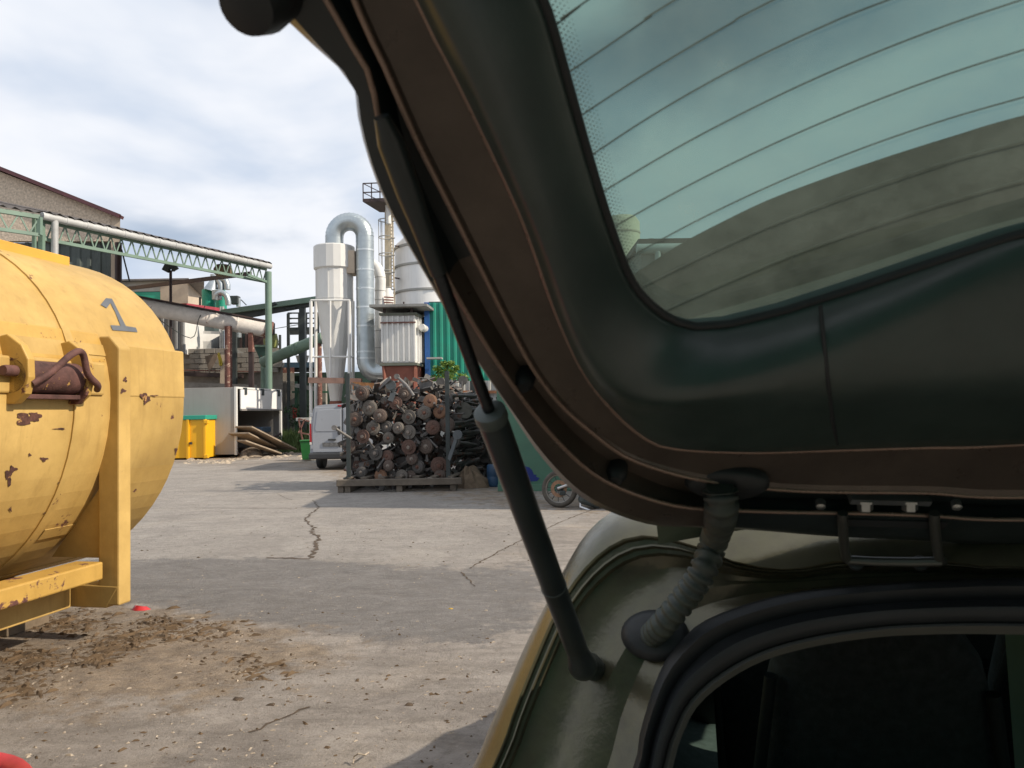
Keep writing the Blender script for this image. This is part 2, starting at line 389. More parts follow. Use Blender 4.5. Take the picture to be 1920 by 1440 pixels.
# red plastic tub whose rim just enters the lower left corner
g0 = P(-222, 1500, 1.6)
tub = thing('plastic_tub', 'red plastic tub with rounded rim at the bottom left corner', 'tub', (g0.x, g0.y, 0))
MB().lathe([(0.17, 0.0), (0.20, 0.02), (0.245, 0.78), (0.235, 0.79), (0.20, 0.05), (0.02, 0.04)], 40, at=g0.xy.to_3d()).build('shell', redp, tub, 40)
MB().lathe([(0.245, 0.775), (0.268, 0.78), (0.272, 0.80), (0.262, 0.815), (0.238, 0.805), (0.236, 0.79)], 40, at=g0.xy.to_3d(), cap=False).build('rim', redp, tub, 60)
# ------------------------------------------------------------------ the car we look past: tailgate up, camera just behind it
YAW = R(18); BE = R(45); LA = R(24)
cr = V(math.cos(YAW), -math.sin(YAW), 0); cf = V(math.sin(YAW), math.cos(YAW), 0); cz = V(0, 0, 1)
_h = P(1670, 945, 0.70); CO = _h + cr * 0.33            # centre of the roof's rear edge (hinge line)
ct = -cf * math.cos(BE) + cz * math.sin(BE); cn = cf * math.sin(BE) + cz * math.cos(BE)     # along / out of the open tailgate
cm = -cf * math.cos(LA) + cz * math.sin(LA); cs = -cz * math.cos(LA) - cf * math.sin(LA)    # out of / down the rear aperture
TA, BA = 0.26, 0.14
def t_uv(px, py, h):
    D = Vector(ray(px, py)); C0 = Vector(CAMP); u = -0.4
    for _ in range(30):
        k = (cn.dot(CO - C0) - TA * u * u - h) / cn.dot(D); p = C0 + D * k; u = (p - CO).dot(cr)
    return (u, (p - CO).dot(ct))
def t_pt(u, v, h): return CO + cr * u + ct * v + cn * (-TA * u * u - h)
def b_uv(px, py, h):
    D = Vector(ray(px, py)); C0 = Vector(CAMP); u = -0.4
    for _ in range(60):
        k = (cm.dot(CO - C0) - BA * u * u + h) / cm.dot(D); p = C0 + D * k; u = 0.5 * u + 0.5 * (p - CO).dot(cr)
    return (u, (p - CO).dot(cs))
def b_pt(u, w, h): return CO + cr * u + cs * w + cm * (-BA * u * u + h)
def star(curve, c, n):                       # sample a half ring (from (0,lo) round the left to (0,hi)) by angle about (0,c)
    pts = [(p[0], p[1] - c) for p in curve]; out_ = []
    for i in range(n + 1):
        th = math.pi * i / n; dx, dy = -math.sin(th), -math.cos(th); best = None
        for (ax, ay), (bx, by) in zip(pts, pts[1:]):
            ex, ey = bx - ax, by - ay; den = dx * ey - dy * ex
            if abs(den) < 1e-12: continue
            s_ = (ax * ey - ay * ex) / den; t_ = (ax * dy - ay * dx) / den
            if s_ > 0 and -0.001 <= t_ <= 1.001 and (best is None or s_ > best): best = s_
        out_.append((dx * (best or 0.3), dy * (best or 0.3) + c))
    return out_
NS = 150
def ring_t(px, h, ext, c=0.45, flat=0.35):
    uv = [t_uv(x, y, h) for x, y in px]      # px ordered from upper left, down, then right along the hinge side
    (u1, v1), (u0, v0) = uv[-1], uv[-3]
    uv.append((0.0, v1 + flat * (v1 - v0) / (u1 - u0) * (-u1)))
    cur = catmull(uv[::-1] + ext, 8)
    return star([tuple(p) for p in cur], c, NS)
def both(half, f, h):                        # mirrored closed ring of 3D points
    hs = h if isinstance(h, list) else [h] * len(half)
    L_ = [f(u, v, q) for (u, v), q in zip(half, hs)]; R_ = [f(-u, v, q) for (u, v), q in zip(half, hs)]
    return L_ + R_[-2:0:-1]
car = thing('parked_car', 'bronze hatchback with its tailgate raised, seen from under the open gate', 'car', (CO.x + cf.x * 1.4, CO.y + cf.y * 1.4, 0))
paint = mat('bronze_paint', (0.10, 0.085, 0.066), 0.55, 0.05, var=0.12, scale=5, bump=0.02, bscale=200, dirt=0.35, dcol=(0.13, 0.10, 0.075))
flange = mat('dusty_flange', (0.105, 0.097, 0.064), 0.18, 0.35, var=0.35, scale=9, bump=0.08, bscale=90, dirt=0.75, dcol=(0.125, 0.120, 0.066))
inner = mat('gate_inner_paint', (0.120, 0.096, 0.079), 0.30, 0.35, var=0.25, scale=7, bump=0.05, bscale=120, dirt=0.5, dcol=(0.05, 0.042, 0.036))
trim = mat('trim_plastic', (0.032, 0.050, 0.044), 0.34, dirt=0.25, dcol=(0.06, 0.075, 0.066), var=0.18, scale=18, bump=0.10, bscale=420, bdist=0.001, spec=0.7)
rubber = mat('black_rubber', (0.018, 0.021, 0.023), 0.55, var=0.3, scale=14, bump=0.08, bscale=120)
blackp = mat('black_satin', (0.022, 0.03, 0.031), 0.33, var=0.2, scale=20, bump=0.04, bscale=150)
steel = mat('zinc_steel', (0.42, 0.44, 0.43), 0.35, 0.9, var=0.2, scale=25, bump=0.03)
fabric = mat('seat_fabric', (0.06, 0.06, 0.066), 0.9, var=0.3, scale=60, bump=0.3, bscale=500, bdist=0.003)
greyt = mat('grey_headliner', (0.13, 0.135, 0.12), 0.8, var=0.1, scale=20)
T0 = ring_t([(530, 30), (600, 95), (660, 155), (668, 205), (690, 295), (730, 395), (800, 520), (870, 640), (950, 760), (1010, 850), (1080, 925), (1150, 962), (1225, 985), (1288, 988), (1396, 993), (1565, 1006), (1740, 1014), (1920, 1023)], 0.0, [(-0.69, 0.60), (-0.69, 0.75), (-0.62, 0.90), (-0.40, 0.97), (0, 0.99)])
T1 = ring_t([(640, 60), (690, 140), (705, 220), (730, 310), (770, 400), (835, 520), (905, 640), (975, 745), (1040, 825), (1110, 890), (1180, 925), (1260, 948), (1330, 955), (1450, 960), (1565, 962), (1740, 967), (1920, 975)], 0.014, [(-0.645, 0.60), (-0.64, 0.75), (-0.57, 0.87), (-0.38, 0.93), (0, 0.95)])
T1b = ring_t([(700, 60), (735, 160), (752, 240), (780, 320), (820, 410), (880, 525), (945, 640), (1010, 735), (1070, 805), (1130, 855), (1200, 893), (1275, 920), (1340, 930), (1450, 934), (1565, 936), (1740, 940), (1920, 948)], -0.004, [(-0.62, 0.60), (-0.61, 0.74), (-0.55, 0.855), (-0.37, 0.915), (0, 0.935)])
T2 = ring_t([(668, 5), (720, 120), (780, 258), (840, 378), (900, 498), (950, 598), (1000, 690), (1050, 755), (1100, 800), (1170, 852), (1250, 882), (1330, 900), (1450, 915), (1565, 920), (1740, 922), (1920, 930)], 0.012, [(-0.62, 0.60), (-0.60, 0.73), (-0.54, 0.845), (-0.36, 0.905), (0, 0.925)])
T3 = ring_t([(790, 0), (860, 140), (930, 285), (990, 420), (1045, 578), (1095, 690), (1150, 765), (1205, 815), (1260, 838), (1400, 845), (1560, 840), (1740, 834), (1920, 828)], 0.026, [(-0.595, 0.60), (-0.575, 0.72), (-0.51, 0.82), (-0.35, 0.88), (0, 0.90)])
def between(a, b, t): return [(p[0] * (1 - t) + q[0] * t, p[1] * (1 - t) + q[1] * t) for p, q in zip(a, b)]
T6 = ring_t([(1015, 0), (1060, 150), (1100, 290), (1140, 420), (1180, 525), (1215, 570), (1255, 600), (1300, 615), (1360, 612), (1450, 592), (1600, 545), (1750, 495), (1920, 440)], 0.024, [(-0.545, 0.56), (-0.50, 0.605), (-0.30, 0.63), (0, 0.635)], flat=0.6)
TG = ring_t([(1015, 0), (1060, 150), (1100, 290), (1140, 420), (1180, 525), (1215, 570), (1255, 600), (1300, 615), (1360, 612), (1450, 592), (1600, 545), (1750, 495), (1920, 440)], 0.0068, [(-0.545, 0.56), (-0.50, 0.605), (-0.30, 0.63), (0, 0.635)], flat=0.6)
# pressed metal frame
gate = MB().loft([both(T0, t_pt, -0.012), both(T0, t_pt, 0.0), both(between(T0, T1, 0.35), t_pt, 0.010), both(between(T0, T1, 0.9), t_pt, 0.014), both(T1, t_pt, 0.0145), both(between(T1, T1b, 0.25), t_pt, 0.013), both(between(T1, T1b, 0.4), t_pt, 0.002), both(T1b, t_pt, -0.004), both(between(T1b, T2, 0.75), t_pt, -0.003), both(between(T1b, T2, 0.97), t_pt, 0.011), both(T2, t_pt, 0.0145), both(between(T2, T3, 0.04), t_pt, 0.0145), both(between(T2, T3, 0.09), t_pt, 0.012), both(between(T2, T3, 0.5), t_pt, 0.012), both(between(T2, T3, 0.88), t_pt, 0.013), both(between(T2, T3, 0.93), t_pt, 0.024), both(between(T2, T3, 0.97), t_pt, 0.026), both(T3, t_pt, 0.024), both(between(T3, T6, 0.15), t_pt, 0.015)], True)
gate = gate.build('tailgate_frame', inner, car, 24)
gate.data.materials.append(MATS['black_satin'])
_o = ORG[gate.name]
for i_, p_ in enumerate(gate.data.polygons):
    q_ = p_.center + _o - CO; u_, v_ = q_.dot(cr), q_.dot(ct)
    if i_ // (2 * NS) < 11 and (v_ > 0.36 or (abs(u_) < 0.47 and v_ < 0.3)): p_.material_index = 1
ridge = mat('ridge_highlight_paint', (0.31, 0.215, 0.17), 0.28, 0.3, var=0.15, scale=10, bump=0.03)  # paler than the frame paint: highlights painted along the pressed ridges
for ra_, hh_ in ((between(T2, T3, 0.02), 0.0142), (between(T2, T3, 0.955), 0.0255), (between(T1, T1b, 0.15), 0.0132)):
    q_ = both(ra_, t_pt, hh_); MB().tube([Vector(p) for p in q_] + [Vector(q_[0])], 0.0018, 8, cap=False).build('ridge_highlight', ridge, gate, 60)
# outer skin (seen only from outside) closes the volume
T6o = [(u * 1.08, (v - 0.45) * 1.08 + 0.45) for u, v in T6]
MB().loft([both(between(T0, T6o, 0.012), t_pt, -0.010), both(between(T0, T6o, 0.05), t_pt, -0.026), both(between(T0, T6o, 0.3), t_pt, -0.034), both(between(T0, T6o, 0.8), t_pt, -0.022), both(T6o, t_pt, -0.004), both(T6o, t_pt, 0.004)], True).build('tailgate_skin', paint, car, 50)
# plastic trim round the window
tr = [both(T3, t_pt, 0.027), both(between(T3, T6, 0.03), t_pt, 0.034)]
for t_, h_ in ((0.10, 0.041), (0.22, 0.051), (0.34, 0.0585), (0.42, 0.061), (0.50, 0.060), (0.60, 0.0555), (0.72, 0.048), (0.85, 0.039), (0.95, 0.030), (1.0, 0.024)): tr.append(both(between(T3, T6, t_), t_pt, h_))
tr.append(both([(u * 1.012, (v - 0.45) * 1.012 + 0.45) for u, v in T6], t_pt, 0.010))
trim_o = MB().loft(tr, True).build('window_trim', trim, car, 60)
MB().tube([Vector(p) for p in both(T6, t_pt, 0.0225)] + [Vector(both(T6, t_pt, 0.0225)[0])], 0.0032, 8, cap=False).build('window_seal', rubber, car, 60)
# panel gap of the centre trim and the short gap on the pillar trim
def groove(px, h, w, name, par):
    pts = catmull([(*t_uv(x, y, h(i)), h(i)) for i, (x, y) in enumerate(px)], 6)
    return MB().tube([t_pt(*p) for p in pts], w, 8).build(name, rubber, par, 60)
groove([(1538, 572), (1545, 640), (1553, 720), (1562, 790), (1570, 832)], lambda i: (0.036, 0.050, 0.0605, 0.054, 0.038)[i], 0.0014, 'panel_gap', trim_o)
# tinted glass with heater lines and printed dots
gl = bpy.data.materials.new('tinted_glass'); gl.use_nodes = True; n = gl.node_tree; n.nodes.clear(); L = n.links.new
o_ = n.nodes.new('ShaderNodeOutputMaterial'); tb = n.nodes.new('ShaderNodeBsdfTransparent'); gs = n.nodes.new('ShaderNodeBsdfGlossy'); gs.inputs['Roughness'].default_value = 0.03; gs.inputs['Color'].default_value = (0.8, 0.9, 0.85, 1)
df = n.nodes.new('ShaderNodeBsdfTranslucent'); df.inputs['Color'].default_value = (0.36, 0.43, 0.35, 1)
dz = n.nodes.new('ShaderNodeTexNoise'); dz.inputs['Scale'].default_value = 14; dz.inputs['Detail'].default_value = 10; dz.inputs['Roughness'].default_value = 0.75
ot = n.nodes.new('ShaderNodeTexCoord'); L(ot.outputs['Object'], dz.inputs['Vector'])
dr = n.nodes.new('ShaderNodeMapRange'); dr.inputs[1].default_value = 0.3; dr.inputs[2].default_value = 0.8; dr.inputs[3].default_value = 0.10; dr.inputs[4].default_value = 0.30; L(dz.outputs[0], dr.inputs[0])
tb.inputs['Color'].default_value = (0.215, 0.35, 0.315, 1)
m1 = n.nodes.new('ShaderNodeMixShader'); L(dr.outputs[0], m1.inputs[0]); L(tb.outputs[0], m1.inputs[1]); L(df.outputs[0], m1.inputs[2])
fr = n.nodes.new('ShaderNodeFresnel'); fr.inputs['IOR'].default_value = 1.45
m2 = n.nodes.new('ShaderNodeMixShader'); L(fr.outputs[0], m2.inputs[0]); L(m1.outputs[0], m2.inputs[1]); L(gs.outputs[0], m2.inputs[2]); L(m2.outputs[0], o_.inputs[0])
gr_ = [both([(u * k * 1.07, (v - 0.45) * k * 1.07 + 0.45) for u, v in T6], t_pt, 0.008) for k in (1.0, 0.94, 0.8, 0.6, 0.4, 0.2, 0.02)]
glass = MB().loft(gr_, True).build('rear_window', gl, car, 80)
hm = mat('heater_print', (0.035, 0.05, 0.045), 0.6, var=0.1)
HL = [[(1035, 53), (1102, 0)], [(1057, 142), (1160, 72), (1265, 0)], [(1084, 220), (1260, 108), (1450, 0)], [(1110, 290), (1410, 112), (1665, 0)], [(1132, 360), (1260, 280), (1410, 202), (1660, 95), (1910, 0)], [(1155, 424), (1280, 352), (1425, 280), (1660, 185), (1920, 92)], [(1175, 486), (1300, 416), (1460, 340), (1680, 258), (1920, 181)], [(1205, 537), (1320, 478), (1460, 415), (1680, 336), (1920, 262)], [(1240, 585), (1340, 538), (1460, 487), (1680, 409), (1920, 337)]]
for l_ in HL:
    uv = [t_uv(x, y, 0.0065) for x, y in l_]; pf = np.polyfit([p[0] for p in uv], [p[1] for p in uv], min(2, len(uv) - 1)); uv = [(u, float(np.polyval(pf, u))) for u in np.linspace(uv[0][0], uv[-1][0], 6)]; (ua, va), (ub, vb) = uv[-2], uv[-1]
    sl = (vb - va) / (ub - ua)
    for k in (0.35, 0.7, 1.0):
        uu = ub * (1 - k); uv.append((uu, vb + sl * (-ub) * (k - k * k * 0.5)))
    cur = catmull(uv, 6)
    MB().tube([t_pt(u, v, 0.0065) for u, v in cur] + [t_pt(-u, v, 0.0065) for u, v in cur[-2::-1]], 0.00045, 6).build('heater_line', hm, glass, 80)
db = MB()
for row in range(8):
    k = 1.001 - row * 0.0032
    for i in range(20, 132):
        for j in range(4):
            a, b_ = TG[i], TG[i + 1]; q = (j + 0.5 * (row % 2)) / 4
            u = (a[0] * (1 - q) + b_[0] * q) * k; v = ((a[1] * (1 - q) + b_[1] * q) - 0.45) * k + 0.45
            if v > 0.62: continue
            rd = 0.0009 * (1 - row * 0.09)
            db.b.faces.new([db.b.verts.new(t_pt(u + rd * math.cos(x), v + rd * math.sin(x), 0.0068)) for x in (0, 1.57, 3.14, 4.71)])
stuff(db.build('frit_dots', mat('frit_black', (0.01, 0.012, 0.012), 0.6), glass))
# roof spoiler beyond the glass
sp0 = [(1178, 522), (1200, 506), (1280, 455), (1360, 413), (1440, 375), (1550, 333), (1660, 295), (1790, 254), (1920, 216)]
uv = [t_uv(x, y, -0.10) for x, y in sp0]; (ua, va), (ub, vb) = uv[-3], uv[-1]
uv += [(ub * 0.5, vb + (vb - va) / (ub - ua) * (-ub) * 0.3), (0, vb + (vb - va) / (ub - ua) * (-ub) * 0.42)]
edge_c = [tuple(p) for p in catmull(uv, 6)]
def sprow(k, h):
    l_ = [(u * (1 - 0.0 * k), v * (1 - k) + (-0.02) * k, h) for u, v in edge_c]
    return [t_pt(*p) for p in l_] + [t_pt(-p[0], p[1], p[2]) for p in l_[-2::-1]]
MB().loft([sprow(0, -0.10), sprow(0.02, -0.098), sprow(0.2, -0.088), sprow(0.5, -0.070), sprow(0.8, -0.050), sprow(1.0, -0.036), sprow(0.8, -0.060), sprow(0.5, -0.085), sprow(0.2, -0.104), sprow(0.02, -0.107)], False).build('roof_spoiler', mat('spoiler_olive', (0.065, 0.088, 0.055), 0.5, var=0.15, scale=6, dirt=0.4, dcol=(0.11, 0.09, 0.06)), car, 50)
# rubber buffer at the upper left, grommets on the frame
c_ = t_uv(486, -6, 0.02)
MB().lathe([(0.004, -0.02), (0.013, -0.018), (0.0165, -0.006), (0.0165, 0.012), (0.012, 0.02), (0.004, 0.021)], 24, m=Matrix.Translation(t_pt(c_[0], c_[1], 0.016)) @ cn.to_track_quat('Z', 'Y').to_matrix().to_4x4()).build('rubber_buffer', rubber, car, 50)
for x, y, rr_ in ((985, 706, 0.0075), (1157, 880, 0.0085)):
    c_ = t_uv(x, y, 0.0)
    MB().lathe([(0.002, -0.012), (rr_ * 0.6, -0.0125), (rr_ * 0.75, -0.010), (rr_, -0.007), (rr_, 0.004)], 20, m=Matrix.Translation(t_pt(c_[0], c_[1], 0.0)) @ cn.to_track_quat('Z', 'Y').to_matrix().to_4x4()).build('grommet', rubber, gate, 50)
# gas strut
sA = t_pt(*t_uv(722, 238, 0.028), 0.028); sB = b_pt(*b_uv(1094, 1252, 0.022), 0.022)
def along(t): return sA.lerp(sB, t)
def tof(px, py):                              # strut parameter nearest to that pixel's row
    best = min(range(0, 401), key=lambda i: abs(pix(along(i / 400))[1] - py)); return best / 400
def pix(p):
    x, y, z = p.x, p.y, p.z - HC
    c, s_ = math.cos(PIT), math.sin(PIT); yc = c * y + s_ * z; zc_ = -s_ * y + c * z
    X = FPX * x / yc; Y = -FPX * zc_ / yc
    return (960 + _cr * X + _sr * Y, 720 - _sr * X + _cr * Y)
strut = MB().tube([along(tof(0, 785)), along(tof(0, 800)), along(tof(0, 1100)), along(tof(0, 1215))], 0.0105, 24, radii=[0.0105, 0.0107, 0.0107, 0.0105]).build('gas_strut', blackp, car, 50)
MB().tube([along(tof(0, 768)), along(tof(0, 771)), along(tof(0, 784)), along(tof(0, 790))], 0.011, 24, radii=[0.0085, 0.0112, 0.0116, 0.0108]).build('end_collar', mat('collar_grey', (0.07, 0.085, 0.08), 0.4, var=0.2), strut, 50)
MB().tube([along(0.13), along(tof(0, 775))], 0.0042, 16).build('piston_rod', mat('rod_chrome', (0.05, 0.055, 0.06), 0.22, 0.9, var=0.1), strut, 50)
MB().tube([along(-0.01), along(0.015), along(0.07), along(0.10), along(0.165)], 0.01, 18, radii=[0.004, 0.0072, 0.0072, 0.0062, 0.0052]).build('ball_socket', blackp, strut, 50)
MB().tube([along(tof(0, 1212)), along(tof(0, 1232)), along(0.985), along(1.0), along(1.02)], 0.01, 20, radii=[0.0095, 0.0115, 0.014, 0.0135, 0.008]).build('ball_socket', blackp, strut, 50)
MB().lathe([(0.012, -0.03), (0.013, 0.0), (0.009, 0.012), (0.008, 0.02)], 20, m=Matrix.Translation(b_pt(*b_uv(1104, 1248, 0.0), 0.0)) @ cm.to_track_quat('Z', 'Y').to_matrix().to_4x4()).build('ball_stud', blackp, strut, 50)
MB().tube([along(tof(0, 1098)), along(tof(0, 1101))], 0.0113, 24).build('ring_mark', MATS['collar_grey'], strut, 50)
# body: rear aperture rings
def ring_b(px, h, ext, c=0.55):
    uv = [b_uv(x, y, h) for x, y in px]       # from lower left, up, then right
    (u1, v1), (u0, v0) = uv[-1], uv[-3]
    uv.append((0.0, v1 + 0.35 * (v1 - v0) / (u1 - u0) * (-u1)))
    return star([tuple(p) for p in catmull(uv[::-1] + ext, 8)], c, NS)
B0 = ring_b([(880, 1450), (915, 1370), (950, 1290), (985, 1210), (1020, 1140), (1062, 1060), (1100, 1000), (1150, 958), (1230, 932), (1320, 928), (1450, 935), (1600, 945), (1760, 955), (1920, 965)], -0.055, [(-0.84, 0.45), (-0.87, 0.7), (-0.86, 0.95), (-0.8, 1.02), (0, 1.04)])
B1 = ring_b([(922, 1440), (960, 1343), (997, 1249), (1050, 1130), (1105, 1055), (1165, 1012), (1225, 1004), (1300, 1022), (1370, 1050), (1450, 1066), (1519, 1063), (1570, 1052), (1766, 1052), (1835, 1061), (1920, 1062)], 0.0, [(-0.79, 0.45), (-0.82, 0.7), (-0.81, 0.9), (-0.74, 0.98), (0, 1.0)])
B2 = ring_b([(957, 1440), (993, 1347), (1030, 1255), (1080, 1150), (1135, 1085), (1190, 1050), (1250, 1042), (1310, 1052), (1375, 1070), (1450, 1080), (1519, 1078), (1570, 1070), (1766, 1068), (1835, 1073), (1920, 1073)], -0.016, [(-0.77, 0.45), (-0.79, 0.7), (-0.78, 0.88), (-0.71, 0.95), (0, 0.97)])
B3 = ring_b([(1085, 1440), (1110, 1345), (1148, 1260), (1200, 1175), (1262, 1122), (1360, 1098), (1480, 1091), (1612, 1084), (1760, 1079), (1920, 1079)], -0.022, [(-0.69, 0.45), (-0.70, 0.7), (-0.68, 0.84), (-0.6, 0.90), (0, 0.92)])
B4 = ring_b([(1188, 1440), (1202, 1370), (1237, 1262), (1275, 1205), (1330, 1160), (1462, 1117), (1612, 1099), (1760, 1090), (1920, 1086)], -0.014, [(-0.63, 0.45), (-0.63, 0.7), (-0.60, 0.80), (-0.5, 0.86), (0, 0.88)])
B5 = ring_b([(1240, 1445), (1262, 1370), (1292, 1312), (1350, 1261), (1425, 1220), (1519, 1193), (1631, 1175), (1725, 1168), (1920, 1166)], -0.004, [(-0.585, 0.45), (-0.58, 0.7), (-0.55, 0.77), (-0.46, 0.82), (0, 0.84)])
aper = MB().loft([both(B0, b_pt, -0.055), both(between(B0, B1, 0.3), b_pt, -0.03), both(between(B0, B1, 0.75), b_pt, -0.006), both(B1, b_pt, 0.0), both(between(B1, B2, 0.10), b_pt, -0.001), both(between(B1, B2, 0.16), b_pt, -0.007), both(between(B1, B2, 0.45), b_pt, -0.008), both(between(B1, B2, 0.50), b_pt, -0.003), both(between(B1, B2, 0.60), b_pt, -0.003), both(between(B1, B2, 0.66), b_pt, -0.010), both(between(B1, B2, 0.9), b_pt, -0.011), both(between(B1, B2, 0.95), b_pt, -0.007), both(B2, b_pt, -0.016), both(between(B2, B3, 0.3), b_pt, -0.024), both(between(B2, B3, 0.7), b_pt, -0.026), both(B3, b_pt, -0.022), both(between(B3, B4, 0.5), b_pt, -0.028), both(B4, b_pt, -0.020), both(between(B4, B5, 0.6), b_pt, -0.03)], True)
aper = aper.build('rear_aperture', flange, car, 26)
ws = []
for t_, h_ in ((-0.02, -0.022), (0.02, -0.006), (0.12, 0.004), (0.28, 0.008), (0.42, 0.002), (0.50, -0.006), (0.58, -0.003), (0.72, 0.006), (0.88, 0.004), (0.97, -0.004), (1.0, -0.016)): ws.append(both(between(B4, B5, t_), b_pt, h_))
MB().loft(ws, True).build('weatherstrip', rubber, car, 60)
B6 = [(u * 0.993, (v - 0.55) * 0.993 + 0.55) for u, v in B5]
MB().loft([both(B5, b_pt, -0.012), both(B6, b_pt, -0.006), both(B6, b_pt, -0.05)], True).build('headliner_edge', greyt, car, 60)
# roof, sides and bonnet as one lofted shell; windows are gaps in it that carry glass
def cw(u, s_, z): return V(CO.x, CO.y, 0) + cr * u + cf * s_ + cz * z
def half(prof):                               # profile (u>0, z) from roof centre down to the sill -> star samples about z=0.85
    return star([(-u, -(z)) for u, z in [tuple(p) for p in catmull(prof, 6)]], -0.85, NS)
SEC = [(0.22, [(0, 1.53), (0.35, 1.52), (0.56, 1.47), (0.66, 1.36), (0.78, 1.02), (0.84, 0.85), (0.86, 0.55), (0.82, 0.28), (0.4, 0.24), (0, 0.24)]),
       (1.0, [(0, 1.56), (0.35, 1.55), (0.56, 1.50), (0.66, 1.38), (0.79, 1.02), (0.85, 0.85), (0.87, 0.55), (0.83, 0.26), (0.4, 0.22), (0, 0.22)]),
       (1.9, [(0, 1.52), (0.35, 1.51), (0.55, 1.46), (0.65, 1.36), (0.79, 1.02), (0.85, 0.85), (0.87, 0.55), (0.83, 0.26), (0.4, 0.22), (0, 0.22)]),
       (2.45, [(0, 1.24), (0.35, 1.235), (0.56, 1.2), (0.66, 1.13), (0.79, 0.99), (0.85, 0.85), (0.87, 0.55), (0.83, 0.26), (0.4, 0.22), (0, 0.22)]),
       (2.95, [(0, 0.98), (0.4, 0.97), (0.6, 0.95), (0.72, 0.92), (0.80, 0.86), (0.85, 0.75), (0.86, 0.55), (0.82, 0.26), (0.4, 0.22), (0, 0.22)]),
       (3.55, [(0, 0.86), (0.4, 0.85), (0.58, 0.83), (0.68, 0.80), (0.76, 0.73), (0.80, 0.62), (0.80, 0.5), (0.76, 0.26), (0.4, 0.22), (0, 0.22)]),
       (3.78, [(0, 0.66), (0.3, 0.655), (0.45, 0.64), (0.55, 0.60), (0.62, 0.55), (0.64, 0.5), (0.63, 0.42), (0.58, 0.28), (0.3, 0.26), (0, 0.26)])]
secs = []
for a, b_ in zip(SEC, SEC[1:]):
    n_ = max(1, round((b_[0] - a[0]) / 0.13))
    ha, hb = half(a[1]), half(b_[1])
    for i in range(n_): secs.append((a[0] + (b_[0] - a[0]) * i / n_, between(ha, hb, i / n_)))
secs.append((SEC[-1][0], half(SEC[-1][1])))
def secring(sc, k=1.0): return [cw(u * k, sc[0], 0.85 + (-v - 0.85) * k) for u, v in sc[1]] + [cw(-u * k, sc[0], 0.85 + (-v - 0.85) * k) for u, v in sc[1][-2:0:-1]]
NR = 2 * NS
def is_win(i, j):
    s0 = secs[i][0]; jj = j if j < NS else NR - 1 - j
    u, v = secs[i][1][jj]; z = -v
    side = abs(u) > 0.5 and 1.0 < z < 1.39 and (0.35 < s0 < 0.95 or 1.12 < s0 < 1.9) and z < 1.42
    screen = 1.95 < s0 < 2.85 and z > 0.98 and abs(u) < 0.66
    return side or screen
def shell(k, name, m, want):
    mb = MB(); rs = [secring(s_, k) for s_ in secs]
    vs = [[mb.b.verts.new(p) for p in r_] for r_ in rs]
    if want != 'win' and k == 1.0:
        first = [mb.b.verts.new(p) for p in both(B0, b_pt, -0.055)]
        for j in range(NR): mb.b.faces.new((first[j], first[(j + 1) % NR], vs[0][(j + 1) % NR], vs[0][j]))
    for i in range(len(vs) - 1):
        for j in range(NR):
            if is_win(i, j) == (want == 'win'): mb.b.faces.new((vs[i][j], vs[i][(j + 1) % NR], vs[i + 1][(j + 1) % NR], vs[i + 1][j]))
    if want != 'win' and k == 1.0: mb.b.faces.new(vs[-1])
    for v_ in [v_ for v_ in mb.b.verts if not v_.link_faces]: mb.b.verts.remove(v_)
    return mb.build(name, m, car, 50)
shell(1.0, 'body_shell', paint, 'body')
shell(0.955, 'interior_lining', mat('dark_lining', (0.16, 0.17, 0.165), 0.85, var=0.2, scale=30, bump=0.1, bscale=300), 'body')
cg = bpy.data.materials.new('side_glass'); cg.use_nodes = True; n = cg.node_tree; n.nodes.clear(); L = n.links.new
o_ = n.nodes.new('ShaderNodeOutputMaterial'); tb = n.nodes.new('ShaderNodeBsdfTransparent'); tb.inputs[0].default_value = (0.35, 0.5, 0.46, 1); gs = n.nodes.new('ShaderNodeBsdfGlossy'); gs.inputs['Roughness'].default_value = 0.02
fr = n.nodes.new('ShaderNodeFresnel'); m2 = n.nodes.new('ShaderNodeMixShader'); L(fr.outputs[0], m2.inputs[0]); L(tb.outputs[0], m2.inputs[1]); L(gs.outputs[0], m2.inputs[2]); L(m2.outputs[0], o_.inputs[0])
shell(0.985, 'side_window', cg, 'win')
# seats, dash, floor
def seat(u0, s0, w, ztop, name, thick=0.15):
    mb = MB(); rows = []
    for z, wk, dk, lean in ((0.42, 1.0, 1.0, 0.0), (0.6, 1.06, 1.05, 0.05), (0.85, 1.05, 0.95, 0.11), (1.0, 0.96, 0.85, 0.15), (ztop - 0.14, 0.90, 0.8, 0.18), (ztop - 0.07, 0.82, 0.72, 0.195), (ztop - 0.025, 0.68, 0.55, 0.205), (ztop - 0.005, 0.5, 0.35, 0.21), (ztop, 0.2, 0.1, 0.21)):
        q = []
        for k in range(24):
            a = 2 * math.pi * k / 24; e = 0.5
            x = math.copysign(abs(math.cos(a)) ** e, math.cos(a)); y = math.copysign(abs(math.sin(a)) ** e, math.sin(a))
            q.append(cw(u0 + x * w / 2 * wk, s0 - lean + y * thick / 2 * dk, z))
        rows.append(q)
    mb.loft(rows, True); mb.b.verts.ensure_lookup_table(); mb.b.faces.new(mb.b.verts[-24:])
    o = mb.build(name, fabric, car, 70)
    MB().box(cw(u0, s0 + 0.25, 0.42), (w, 0.5, 0.16), Matrix.Rotation(-YAW, 3, 'Z')).build('seat_cushion', fabric, o, 50, bevel=0.03)
    for e in (-1, 1): MB().tube([cw(u0 + e * w * 0.50, s0 - 0.12, 0.5), cw(u0 + e * w * 0.52, s0 - 0.18, 0.85), cw(u0 + e * w * 0.43, s0 - 0.24, ztop - 0.12)], 0.012, 8).build('seat_piping', rubber, o, 60)
